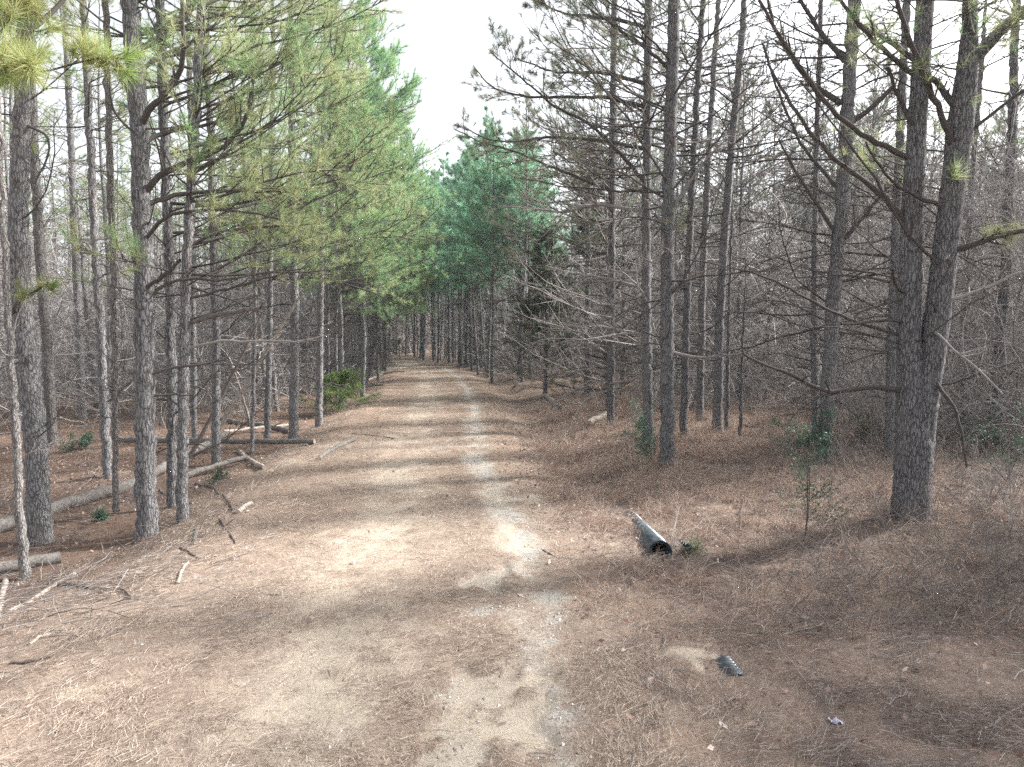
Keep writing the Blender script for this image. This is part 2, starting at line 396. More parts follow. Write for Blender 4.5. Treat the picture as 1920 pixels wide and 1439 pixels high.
o = mb.build('forest_floor', M['ground'], attrs={k: v.ravel() for k, v in ground_attrs(X, Y, A).items()})
tag(o, kind='structure')
# road strip
seg = np.concatenate([[0], np.cumsum(np.linalg.norm(np.diff(CL, axis=0), axis=1))])
ss = [3.0]
while ss[-1] < seg[-1] - 1: ss.append(ss[-1] + max(.06, .012 * (ss[-1] - 14)))
ss = np.array(ss); cx = np.interp(ss, seg, CL[:, 0]); cyy = np.interp(ss, seg, CL[:, 1])
tx = np.interp(ss, seg, CT[:, 0]); ty = np.interp(ss, seg, CT[:, 1])
aa = np.linspace(-3.2, 3.2, 121)
X = cx[:, None] + ty[:, None] * aa; Y = cyy[:, None] - tx[:, None] * aa; A = np.broadcast_to(aa, X.shape)
Z = height(X, Y) + .006 - .06 * smooth(2.85, 3.2, np.abs(A)) + .006 * nz(X, Y, 7, 2)
at_ = ground_attrs(X, Y, A); Z = Z - .05 * smooth(.25, .6, at_['ero']) * smooth(2, 3.5, Y)
mb = MB(); mb.add(np.stack([X, Y, Z], -1), grid_tris(len(aa), len(ss)))
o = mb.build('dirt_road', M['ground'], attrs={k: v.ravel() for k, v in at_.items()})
tag(o, kind='structure')

# ------------------------------------------------------------------ pines
def gen_pine(path, rad, spec, seed, mats=('bark', 'dead', 'green'), sides=9, name='pine'):
    """path (n,3) local, rad (n). returns dict of meshes trunk, crown, foliage"""
    rg = np.random.default_rng(seed)
    path = np.asarray(path, float); n = len(path)
    cum = np.concatenate([[0], np.cumsum(np.linalg.norm(np.diff(path, axis=0), axis=1))])
    H = cum[-1]; m = max(8, int(H / spec.get('ring', .5)))
    s = np.linspace(0, H, m); fine = np.stack([np.interp(s, cum, path[:, i]) for i in range(3)], -1)
    for _ in range(2): fine[1:-1] = (fine[:-2] + 2 * fine[1:-1] + fine[2:]) / 4
    fr = np.interp(s, cum, rad)
    fine[1:-1, :2] += rg.normal(scale=.012, size=(m - 2, 2))
    fr = fr * (1 + .34 * np.exp(-s / .22) * spec.get('flare', 1))
    tb = MB(); tubes(tb, fine[None], fr[None], sides, 0, rough=spec.get('rough', .05), rg=rg)
    cb = MB(); fb = MB()
    def pts(z):
        return np.stack([np.interp(z, s, fine[:, i]) for i in range(3)], -1), np.interp(z, s, fr)
    def az(k, bias, bst):
        a = rg.uniform(0, 2 * np.pi, k)
        if bias is not None:
            b = math.atan2(bias[1], bias[0]); w_ = rg.random(k) < bst
            a = np.where(w_, b + rg.normal(scale=.6, size=k), a)
        return a
    tuft_p, tuft_d = [], []
    nd = spec.get('nd', 0)
    if nd:
        z = np.sort(rg.uniform(spec['dz'][0], spec['dz'][1], nd)); b, r = pts(z)
        a = az(nd, spec.get('bias'), spec.get('dbst', .3)); el = rg.normal(spec.get('del', .3), .3, nd)
        D = np.stack([np.cos(a) * np.cos(el), np.sin(a) * np.cos(el), np.sin(el)], -1)
        L = rg.uniform(*spec['dl'], nd) * rg.choice([.35, 1, 1], nd)
        P = grow(b + D * r[:, None] * .6, D, L, 7, rg.normal(spec.get('dup', .1), .35, nd), .13, rg)
        r0 = np.clip(.006 + .0065 * L, .006, .03) * spec.get('tk', 1); tt = np.linspace(1, .22, 7)
        tubes(cb, P, r0[:, None] * tt, 4, 0)
        q = sides_of(P, L, spec.get('dtw', 6), (.2, .5), (.45, 1.1), .15, rg)
        P2 = grow(q[0], q[1], q[2], 4, .15, .16, rg)
        tubes(cb, P2, (np.repeat(r0, spec.get('dtw', 6)) * .42)[:, None] * np.linspace(1, .4, 4), 3, 0)
        if spec.get('dtw2'):
            q2 = sides_of(P2, q[2], spec['dtw2'], (.3, .6), (.4, 1.0), .2, rg)
            P3 = grow(q2[0], q2[1], q2[2], 3, .1, .2, rg)
            tubes(cb, P3, (np.repeat(np.repeat(r0, spec.get('dtw', 6)), spec['dtw2']) * .28)[:, None] * np.linspace(1, .5, 3), 3, 0)
    nl = spec.get('nl', 0)
    if nl:
        lo, hi = spec['lz']; hi = min(hi, H - .1)
        z = lo + (hi - lo) * np.sort(rg.uniform(0, 1, nl)); b, r = pts(z)
        a = az(nl, spec.get('bias'), spec.get('bst', .6)); f = (z - lo) / max(hi - lo, .1)
        el = rg.normal(.15, .22, nl) + .55 * f * f
        D = np.stack([np.cos(a) * np.cos(el), np.sin(a) * np.cos(el), np.sin(el)], -1)
        L = rg.uniform(*spec['ll'], nl) * (1 - .72 * f ** 1.6)
        P = grow(b + D * r[:, None] * .6, D, L, 8, rg.normal(.42, .2, nl), .10, rg)
        r0 = np.clip(.006 + .006 * L, .007, .034) * spec.get('tk', 1) ** .5; tubes(cb, P, r0[:, None] * np.linspace(1, .2, 8), 4, 1)
        k2 = spec.get('k2', 8)
        q = sides_of(P, L, k2, (.22, .48), (.4, .95), .25, rg)
        P2 = grow(q[0], q[1], q[2], 5, .5, .14, rg); L2 = q[2]
        tubes(cb, P2, (np.repeat(r0, k2) * .4)[:, None] * np.linspace(1, .4, 5), 3, 1)
        tl = np.broadcast_to(np.array(spec.get('tt', [.55, .8, 1.0])), (len(P2), len(spec.get('tt', [.55, .8, 1.0]))))
        tp, td = sample(P2, tl); tuft_p.append(tp.reshape(-1, 3)); tuft_d.append(td.reshape(-1, 3))
        tl = np.broadcast_to(np.array([.8, .9, 1.0]), (len(P), 3)); tp, td = sample(P, tl)
        tuft_p.append(tp.reshape(-1, 3)); tuft_d.append(td.reshape(-1, 3))
        tp = np.concatenate(tuft_p); td = np.concatenate(tuft_d)
        keep = rg.random(len(tp)) < spec.get('keep', 1.0); tp, td = tp[keep], td[keep]
        td = norm(td + np.array([0, 0, .35]))
        tufts(fb, tp, td, spec.get('nn', 20), spec.get('nlen', .17), spec.get('nw', .005), spec.get('spread', .75), 0, rg)
    out = dict(trunk=tb.mesh('trunk', M[mats[0]]))
    if cb.n: out['crown'] = cb.mesh('crown', [M[mats[1]], M['limb']])
    if fb.n: out['foliage'] = fb.mesh('foliage', M[mats[2]], False)
    return out

def put(name, meshes, loc, rz, s, label, cat, group=None, tilt=(0, 0)):
    r = empty(name, loc, label, cat, group); r.rotation_euler = (tilt[0], tilt[1], rz); r.scale = (s, s, s)
    link('trunk', meshes['trunk'], r)
    c = link('crown', meshes['crown'], r) if 'crown' in meshes else r
    if 'foliage' in meshes: link('foliage', meshes['foliage'], c)
    return r

def straight(H, wob, rg):
    n = 9; z = np.linspace(0, H, n); p = np.zeros((n, 3)); p[:, 2] = z
    p[1:, 0] = np.cumsum(rg.normal(scale=wob, size=n - 1)); p[1:, 1] = np.cumsum(rg.normal(scale=wob, size=n - 1)); p[0, 2] = -.15
    return p

TREES = []     # (x, y) taken ground
SP_WOOD = dict(nd=64, tk=1.5, dz=(.8, 11.5), dl=(.6, 2.1), dtw=8, dtw2=0, nl=22, lz=(11, 17.5), ll=(1.2, 2.4), k2=6, tt=[.6, 1.0], nn=14, nlen=.22, nw=.010, keep=.8)
SP_EDGE = dict(nd=36, tk=1.3, dz=(.8, 6), dl=(.6, 2.2), dtw=6, dtw2=2, nl=84, lz=(5.2, 16), ll=(2.6, 5.2), bst=.62, dbst=.5, k2=10, nn=26, nlen=.25, nw=.010)
SP_GREY = dict(nd=74, tk=1.5, dz=(.8, 9), dl=(.8, 3.2), dtw=7, dtw2=2, nl=40, lz=(5.0, 15.5), ll=(2.0, 4.2), bst=.5, dbst=.45, k2=8, tt=[.7, 1.0], nn=24, nlen=.22, nw=.009, keep=.75)
SP_FAR = dict(nd=26, tk=1.6, dz=(2, 9), dl=(.5, 1.8), dtw=4, nl=66, lz=(7.5, 24), ll=(2.2, 4.4), k2=8, tt=[.6, 1.0], nn=18, nlen=.36, nw=.024)

# ---- hero trees traced along their trunks: (base px, base py), waypoints, width px at base and at last waypoint, total height, spec, mats, label
def hero(name, pts_, wb, wt, spec, mats, label, seed, H=15., sides=14, lean_y=0.0, group=None):
    g = GP(*pts_[0]); Y0 = g[1]; P = [g - np.array([0, 0, .12])]
    for q in pts_[1:]:
        p = PX(q[0], q[1], Y0); dz = p[2] - g[2]; P.append(PX(q[0], q[1], Y0 + lean_y * dz))
    P = np.array(P); d = P[-1] - P[-2] if len(P) > 2 else P[-1] - P[0]; d = norm(d)
    ztop = P[-1][2]; rb = wb * Y0 / F / 2 * .97; rt = wt * Y0 / F / 2
    cum = np.concatenate([[0], np.cumsum(np.linalg.norm(np.diff(P, axis=0), axis=1))])
    rads = list(np.interp(cum, [0, cum[-1]], [rb, rt]))
    if ztop < H:
        dd = norm(d * .6 + np.array([0, 0, .6])); k = (H - ztop)
        P = np.vstack([P, P[-1] + dd * k * .5, P[-1] + dd * k]); rads += [rt * .6, .012]
    sp = dict(spec); sp.setdefault('ring', .12); sp['rough'] = .035
    me = gen_pine(P - g, np.array(rads), sp, seed, mats, sides)
    r = put(name, me, g, 0, 1, label, 'tree', group)
    TREES.append((g[0], g[1]))
    return r, g, me

LB = dict(nd=34, dz=(1.2, 9.5), dl=(.5, 2.0), dtw=7, dtw2=2, bias=(1, 0), dbst=.25)
LBG = dict(LB, nl=46, lz=(4.2, 14.5), ll=(2.2, 4.4), bst=.75, k2=9, nn=26, nlen=.22, nw=.0065)
B_, D_, P_ = ('bark', 'limb', 'green'), ('bark_dark', 'limb', 'grey'), ('bark_pale', 'dead', 'green')
sparse = dict(LB, nl=12, lz=(8, 14), ll=(1.2, 2.5), k2=6, nn=18, nlen=.19, nw=.006)
H = {}
H['L1'] = hero('pine_tree', [(275, 1008), (272, 800), (269, 480), (262, 250), (244, 0)], 38, 30, dict(LBG, nd=12, lz=(7.2, 15), nl=30), B_, 'straight grey pine nearest the road on the left, with dark limbs sweeping right', 101, 16)
H['L2'] = hero('pine_tree', [(322, 952), (322, 700), (318, 480), (306, 200), (300, 0)], 19, 16, dict(LBG, nl=34, lz=(5, 15)), B_, 'thin pine just right of the straight grey pine, left of a touching twin trunk', 102, 15)
H['L3'] = hero('pine_tree', [(342, 978), (343, 780), (350, 480), (362, 300), (378, 0)], 22, 14, dict(LBG, nl=52, lz=(3.8, 15)), B_, 'pine of the close pair beside the road, the right one, with a sawn limb stub', 103, 15)
H['L4'] = hero('pine_tree', [(75, 1020), (65, 800), (40, 560), (35, 400), (45, 150), (50, 0)], 42, 26, dict(sparse, nd=16), B_, 'stout dark pine near the left edge, bowed to the left above its base', 104, 15)
H['L5'] = hero('pine_tree', [(45, 1086), (32, 850), (20, 650), (8, 480), (2, 300)], 18, 9, dict(sparse, nd=14, dl=(.3, .9), nl=0), P_, 'thin crooked pine at the left edge, rooted beside a short pale log', 105, 9)
H['L6'] = hero('pine_tree', [(98, 835), (88, 640), (75, 480), (62, 250), (55, 0)], 20, 13, sparse, P_, 'pale lit pine behind the stout bowed pine at the left', 106, 16)
H['L7'] = hero('pine_tree', [(155, 785), (148, 620), (142, 480), (128, 150), (122, 0)], 15, 10, sparse, B_, 'slim pine above a clump of green brush, left of the long fallen log', 107, 17)
H['L8'] = hero('pine_tree', [(202, 897), (190, 650), (180, 480), (166, 200), (155, 0)], 17, 12, sparse, B_, 'slim pine standing at the left end of the level pale log', 108, 15)
H['L9'] = hero('pine_tree', [(217, 962), (214, 700), (212, 480), (204, 250), (198, 0)], 11, 11, dict(sparse, nd=18), P_, 'very thin pale pine rising through the long fallen log', 109, 14)
H['L10'] = hero('pine_tree', [(405, 872), (405, 620), (400, 480), (396, 250), (380, 0)], 17, 11, dict(LBG, nl=44, lz=(4.8, 15)), B_, 'slender pine standing behind the slanting dead poles', 110, 16)
H['L11'] = hero('pine_tree', [(365, 832), (362, 600), (358, 300), (352, 0)], 11, 8, dict(LBG, nl=20), B_, 'dark pole pine half hidden behind the close pair of trunks', 111, 16)
H['L12'] = hero('pine_tree', [(472, 853), (477, 650), (480, 420), (478, 300)], 8, 5, dict(LBG, nl=0, nd=24, dl=(.4, 1.2)), B_, 'thin sapling pine just right of the slanting pale pole', 112, 8)
H['L13'] = hero('pine_tree', [(500, 824), (505, 640), (508, 400), (512, 100)], 12, 8, dict(LBG, nl=46, lz=(5.0, 16)), B_, 'thin roadside pine between the slanting poles and the level log tip', 113, 17)
H['L14'] = hero('pine_tree', [(550, 826), (553, 600), (549, 440), (546, 150)], 18, 12, dict(LBG, nl=56, lz=(5.4, 16)), B_, 'dark roadside pine at the right end of the level pale log', 114, 18)
H['L15'] = hero('pine_tree', [(598, 800), (600, 620), (604, 400), (610, 150)], 14, 9, dict(LBG, nl=56, lz=(5.2, 17)), ('bark', 'limb', 'lush'), 'roadside pine directly left of the bright green roadside shrub', 115, 18)
H['L16'] = hero('pine_tree', [(690, 712), (700, 660), (712, 560), (720, 400)], 11, 6, dict(LBG, nl=60, lz=(5, 18), nn=22, nlen=.30, nw=.014), B_, 'short leaning pine on the left road edge just before the bend', 116, 17)
RB = dict(nd=44, dz=(1.2, 11), dl=(.8, 3.4), dtw=8, dtw2=3, bias=(-1, .1), dbst=.5, dup=.0)
RB['del'] = .15
RBG = dict(RB, nl=40, lz=(5.5, 15.5), ll=(2.4, 5.0), bst=.65, k2=8, tt=[.7, 1.0], nn=24, nlen=.22, nw=.008, keep=.8)
H['R1'] = hero('pine_tree', [(1145, 800), (1146, 600), (1148, 400), (1150, 150), (1152, 0)], 15, 11, dict(RBG, nd=60, dz=(.7, 9), dl=(1.2, 4.2)), ('bark_dark', 'dead', 'grey'), 'dark slim pine beside the short pale log on the right', 201, 17)
H['R2'] = hero('pine_tree', [(1217, 838), (1212, 620), (1212, 400), (1214, 150), (1216, 0)], 20, 14, dict(RBG, nl=44), ('bark_dark', 'dead', 'grey'), 'pine with a sunlit right edge rising behind the pale evergreen shrub', 202, 16)
H['R3'] = hero('pine_tree', [(1252, 876), (1250, 650), (1253, 400), (1258, 200), (1264, 0)], 28, 21, dict(RBG, nd=34), D_, 'tall straight pine with a sunlit right edge, nearest of the right roadside row', 203, 15)
H['R4'] = hero('pine_tree', [(1281, 822), (1290, 500), (1300, 300), (1318, 0)], 15, 10, dict(RB, nl=20, lz=(9, 15), ll=(1.5, 3), k2=6, nn=18), D_, 'dark pine close behind and right of the tall straight sunlit pine', 204, 16)
H['R5'] = hero('pine_tree', [(1312, 790), (1318, 500), (1328, 300), (1347, 0)], 15, 9, RB, D_, 'dark pole pine between the sunlit pine and the right leaning pole', 205, 16)
H['R6'] = hero('pine_tree', [(1345, 812), (1349, 600), (1358, 440), (1372, 280), (1392, 60)], 19, 12, RB, D_, 'dark pine leaning slightly right, with a thin stem at its right foot', 206, 15)
H['R7'] = hero('pine_tree', [(1362, 803), (1366, 600), (1372, 420)], 8, 4, dict(RB, nd=16, dl=(.4, 1.3)), D_, 'thin dark stem at the foot of the right leaning pine', 207, 7)
H['R8'] = hero('pine_tree', [(1388, 818), (1390, 700), (1396, 560)], 7, 3, dict(RB, nd=12, dl=(.3, 1.0)), D_, 'short thin dark stem alone on the leafy slope right of the leaning pine', 208, 5)
H['R9'] = hero('pine_tree', [(1527, 830), (1526, 650), (1527, 480), (1532, 250), (1540, 0)], 11, 8, RB, D_, 'thin dark pine close left of the thick kinked trunk', 209, 15)
H['R10'] = hero('pine_tree', [(1543, 868), (1555, 700), (1562, 560), (1577, 400), (1588, 240), (1594, 120), (1602, 0)], 27, 22, dict(RB, nd=50), D_, 'thick kinked pine standing behind and left of the forked pine', 210, 14)
H['R11'] = hero('pine_tree', [(1668, 860), (1672, 640), (1678, 480), (1690, 200), (1700, 0)], 19, 13, RB, D_, 'dark pine half hidden behind the left stem of the forked pine', 211, 15)
H['R12'] = hero('pine_tree', [(1868, 830), (1876, 640), (1886, 480), (1895, 300), (1905, 0)], 20, 13, RB, D_, 'dark pine behind the tangle at the far right edge', 212, 15)
H['R13'] = hero('pine_tree', [(1800, 800), (1806, 640), (1818, 400), (1842, 100)], 13, 8, RB, D_, 'thin pine just right of the forked pine, behind its hanging dead limb', 213, 14)

# ---- limbs traced on hero trees
def limb(root, origin, pts_, w0, w1, mat, seed, dy=(0, 0), tw=9, tw2=3, twl=(.18, .4), tuft=None, name='limb'):
    """pts_ pixels; dy: depth offset of start and end relative to the tree"""
    rg = np.random.default_rng(seed); n = len(pts_); Y0 = origin[1]
    Ys = Y0 + np.linspace(dy[0], dy[1], n)
    P = np.array([PX(q[0], q[1], yy) for q, yy in zip(pts_, Ys)]) - origin
    cum = np.concatenate([[0], np.cumsum(np.linalg.norm(np.diff(P, axis=0), axis=1))]); L = cum[-1]
    m = max(8, int(L / .14)); s = np.linspace(0, L, m)
    Pf = np.stack([np.interp(s, cum, P[:, i]) for i in range(3)], -1)
    for _ in range(2): Pf[1:-1] = (Pf[:-2] + 2 * Pf[1:-1] + Pf[2:]) / 4
    Pf[1:-1] += rg.normal(scale=.008, size=(m - 2, 3))
    rr = np.linspace(w0, w1, m) * Y0 / F / 2
    b = MB(); tubes(b, Pf[None], rr[None], 7, 0, rough=.06, rg=rg)
    P2 = None
    if tw:
        q = sides_of(Pf[None], [L], tw, twl, (.45, 1.0), .25, rg)
        P2 = grow(q[0], q[1], q[2], 6, .25, .15, rg)
        r2 = np.clip(np.interp(q[3], [0, 1], [rr[0], rr[-1]]) * .42, .003, .02)
        tubes(b, P2, r2[:, None] * np.linspace(1, .3, 6), 4, 0)
        q2 = sides_of(P2, q[2], tw2, (.25, .5), (.4, 1.0), .2, rg)
        P3 = grow(q2[0], q2[1], q2[2], 4, .2, .18, rg)
        tubes(b, P3, (np.repeat(r2, tw2) * .5)[:, None] * np.linspace(1, .4, 4), 3, 0)
    lo = b.build(name, M[mat], root)
    if tuft and P2 is not None:
        fb = MB(); e = np.concatenate([P3[:, -1], P2[:, -1], Pf[-1:]]); d = np.concatenate([P3[:, -1] - P3[:, -2], P2[:, -1] - P2[:, -2], Pf[-1:] - Pf[-2:-1]])
        k = rg.random(len(e)) < tuft.get('keep', 1)
        e, d = e[k], norm(d[k])
        tufts(fb, e, norm(d + [0, 0, .25]), tuft.get('nn', 32), tuft.get('len', .21), tuft.get('w', .006), tuft.get('spread', .7), 0, rg)
        if fb.n: fb.build('foliage', M[tuft['mat']], lo, False)
    return lo

g1, r1 = H['L1'][1], H['L1'][0]
TG = dict(mat='green', keep=.8)
for i, (p, a, b_, dy, tf) in enumerate([
    ([(253, 118), (262, 90), (290, 78), (330, 55), (350, 30), (366, 0)], 13, 7, (0, .6), None),
    ([(262, 132), (285, 115), (312, 104), (345, 100), (390, 80)], 9, 4, (0, 1.5), TG),
    ([(263, 240), (275, 210), (300, 185), (325, 160), (340, 130), (347, 100), (343, 60), (341, 0)], 13, 6, (0, -.8), None),
    ([(268, 270), (290, 255), (340, 242), (382, 238), (440, 215), (500, 190)], 10, 3, (0, 1.2), TG),
    ([(272, 372), (285, 340), (310, 320), (350, 305), (400, 290), (440, 260), (465, 220), (473, 170), (475, 110)], 13, 3, (0, -.5), TG),
    ([(278, 384), (310, 370), (370, 360), (450, 358), (540, 360), (640, 335)], 10, 3, (0, 1.0), TG),
    ([(262, 470), (285, 430), (310, 405), (350, 395), (440, 395), (520, 410)], 8, 3, (0, -.6), TG),
    ([(268, 548), (290, 525), (320, 510), (338, 488)], 8, 5, (0, -.5), None),
    ([(270, 570), (300, 535), (345, 520), (400, 528), (480, 515)], 7, 3, (0, .4), None),
    ([(270, 262), (265, 250), (225, 235), (207, 195), (205, 150)], 5, 3, (0, -.4), None),
    ([(285, 702), (330, 688), (375, 684), (422, 675)], 6, 4, (0, .3), None),
    ([(285, 742), (330, 740), (362, 740)], 5, 3, (0, .2), None)]):
    limb(r1, g1, p, a, b_, 'limb', 300 + i, dy, 8 if tf else 6, 4, tuft=tf)
g3, r3 = H['L3'][1], H['L3'][0]
limb(r3, g3, [(355, 606), (400, 592), (440, 584), (489, 578)], 9, 7, 'log', 330, (0, -.4), 0)
limb(r3, g3, [(350, 655), (400, 640), (470, 640), (560, 640), (620, 628)], 6, 2, 'dead', 331, (0, .3), 10)
limb(r3, g3, [(352, 560), (420, 545), (500, 520), (580, 500)], 6, 2, 'limb', 332, (0, .6), 10)
limb(r3, g3, [(358, 460), (390, 440), (440, 430), (520, 425), (600, 420)], 7, 2, 'limb', 333, (0, .5), 10, tuft=TG)
g4, r4 = H['L4'][1], H['L4'][0]
limb(r4, g4, [(25, 600), (18, 580), (45, 560), (90, 530)], 8, 4, 'limb', 340, (0, -.5), 8, 4, tuft=dict(mat='yellow', keep=.5))
limb(r4, g4, [(40, 230), (80, 250), (98, 260), (80, 320), (65, 345)], 5, 3, 'limb', 341, (0, -.4), 5)
TGR = dict(mat='grey', keep=.8, w=.008)
g, r = H['R2'][1], H['R2'][0]
for i, (p, a, b_, dy, mt) in enumerate([
    ([(1213, 280), (1123, 263), (1023, 257), (960, 267), (917, 263), (870, 240)], 8, 2, (0, .5), 'limb'),
    ([(1207, 200), (1140, 183), (1067, 182), (990, 183), (923, 167), (887, 123)], 8, 2, (0, .8), 'limb'),
    ([(1207, 157), (1140, 137), (1040, 137), (970, 110)], 8, 2, (0, -.5), 'limb'),
    ([(1207, 53), (1173, 40), (1123, 32), (1057, 27), (1000, 0)], 8, 2, (0, .5), 'limb'),
    ([(1203, 397), (1123, 383), (1057, 400), (990, 390), (933, 387)], 8, 2, (0, .4), 'dead'),
    ([(1216, 350), (1173, 300), (1107, 233), (1040, 200), (973, 143), (923, 100)], 8, 2, (0, -.8), 'limb'),
    ([(1203, 510), (1170, 508), (1120, 513)], 6, 3, (0, .3), 'dead'),
    ([(1205, 540), (1140, 523), (1057, 510), (1023, 498)], 7, 2, (0, .4), 'dead')]):
    limb(r, g, p, a, b_, mt, 350 + i, dy, 12, 5, tuft=TGR if mt == 'limb' else None)
g, r = H['R1'][1], H['R1'][0]
for i, p in enumerate([[(1145, 355), (1113, 345), (1033, 313), (963, 283), (900, 267), (853, 243)], [(1145, 640), (1090, 625), (1040, 610), (1005, 602)],
                       [(1145, 700), (1110, 690), (1070, 700), (1010, 690)], [(1145, 720), (1190, 712), (1212, 705)]]):
    limb(r, g, p, 7 if i == 0 else 4, 2, 'limb' if i == 0 else 'dead', 365 + i, (0, -.5), 12, 5, tuft=TGR if i == 0 else None)
g, r = H['R3'][1], H['R3'][0]
for i, p in enumerate([[(1253, 127), (1190, 73), (1140, 40), (1090, 5)], [(1250, 420), (1235, 500), (1210, 485), (1190, 478)], [(1255, 660), (1300, 672), (1350, 668), (1400, 660)],
                       [(1255, 400), (1300, 330), (1340, 280), (1390, 240)], [(1256, 545), (1290, 520), (1330, 505)]]):
    limb(r, g, p, 7, 2, 'dead' if i else 'limb', 370 + i, (0, -.6), 10, 4)
g, r = H['R10'][1], H['R10'][0]
for i, (p, a, b_) in enumerate([([(1585, 236), (1633, 205), (1663, 173), (1678, 160)], 11, 8), ([(1577, 195), (1513, 150), (1453, 60), (1440, 0)], 12, 5), ([(1585, 115), (1545, 70), (1515, 25), (1500, 0)], 11, 6),
                               ([(1572, 460), (1600, 430), (1640, 380), (1665, 350)], 10, 4), ([(1568, 440), (1543, 400), (1490, 320), (1460, 260)], 8, 3), ([(1566, 350), (1500, 270), (1450, 150), (1430, 80)], 7, 3)]):
    limb(r, g, p, a, b_, 'limb', 380 + i, (0, -.4), 0 if i == 0 else 12, 5)

# ---- the forked pine
g = GP(1707, 972); Y0 = g[1]; TREES.append((g[0], g[1]))
fork = empty('forked_pine_tree', g, 'big forked pine with two stems, closest tree on the right', 'tree')
def stem(pts_, ws, seed, dy=0.0):
    rg = np.random.default_rng(seed)
    P = np.array([PX(q[0], q[1], Y0 + dy * i / (len(pts_) - 1)) for i, q in enumerate(pts_)]) - g
    cum = np.concatenate([[0], np.cumsum(np.linalg.norm(np.diff(P, axis=0), axis=1))]); L = cum[-1]; m = int(L / .07); s = np.linspace(0, L, m)
    Pf = np.stack([np.interp(s, cum, P[:, i]) for i in range(3)], -1); rr = np.interp(s, cum, np.array(ws) * Y0 / F / 2)
    for _ in range(5): Pf[1:-1] = (Pf[:-2] + 2 * Pf[1:-1] + Pf[2:]) / 4; rr[1:-1] = (rr[:-2] + 2 * rr[1:-1] + rr[2:]) / 4
    return Pf, rr, rg
b = MB()
A1, ra, rg = stem([(1707, 990), (1708, 950), (1711, 880), (1714, 845), (1712, 790), (1706, 720), (1703, 600), (1710, 400), (1722, 200), (1735, 0), (1745, -160), (1750, -420)], [76, 66, 62, 66, 60, 46, 40, 36, 31, 29, 22, 8], 401)
tubes(b, A1[None], ra[None], 26, 0, rough=.03, rg=rg)
A2, rb2, rg = stem([(1722, 880), (1728, 800), (1738, 720), (1748, 660), (1762, 560), (1776, 440), (1790, 320), (1800, 240), (1812, 150), (1818, 60), (1820, -100), (1815, -320)], [46, 48, 46, 45, 43, 41, 38, 44, 36, 26, 18, 6], 402, -.25)
tubes(b, A2[None], rb2[None], 22, 0, rough=.03, rg=rg)
b.build('trunk', M['bark_dark'], fork)
cb, fb = MB(), MB(); rg = np.random.default_rng(403)
for Pf in (A1, A2):
    k = 30; zz = rg.uniform(.25, .95, (1, k)); bb, T = sample(Pf[None], zz); bb = bb[0]
    a = rg.uniform(0, 2 * np.pi, k); el = rg.normal(.35, .25, k); D = np.stack([np.cos(a) * np.cos(el), np.sin(a) * np.cos(el), np.sin(el)], -1)
    L = rg.uniform(.6, 2.2, k); P = grow(bb, D, L, 7, .1, .13, rg); tubes(cb, P, (.007 + .004 * L)[:, None] * np.linspace(1, .25, 7), 4)
    q = sides_of(P, L, 7, (.25, .5), (.4, 1.), .2, rg); P2 = grow(q[0], q[1], q[2], 4, .15, .16, rg); tubes(cb, P2, np.full((len(P2), 1), .004) * np.linspace(1, .5, 4), 3)
    q = sides_of(P2, q[2], 3, (.3, .6), (.4, 1.), .2, rg); P3 = grow(q[0], q[1], q[2], 3, .15, .16, rg); tubes(cb, P3, np.full((len(P3), 1), .0028) * np.linspace(1, .5, 3), 3)
    hi = P2[:, -1, 2] > 5.2; e = P2[hi, -1]; d = norm(P2[hi, -1] - P2[hi, -2]); tufts(fb, e, norm(d + [0, 0, .3]), 26, .19, .004, .75, 0, rg)
c_ = cb.build('crown', M['limb'], fork); fb.build('foliage', M['green'], c_, False)
TGF = dict(mat='green', keep=.35, w=.004)
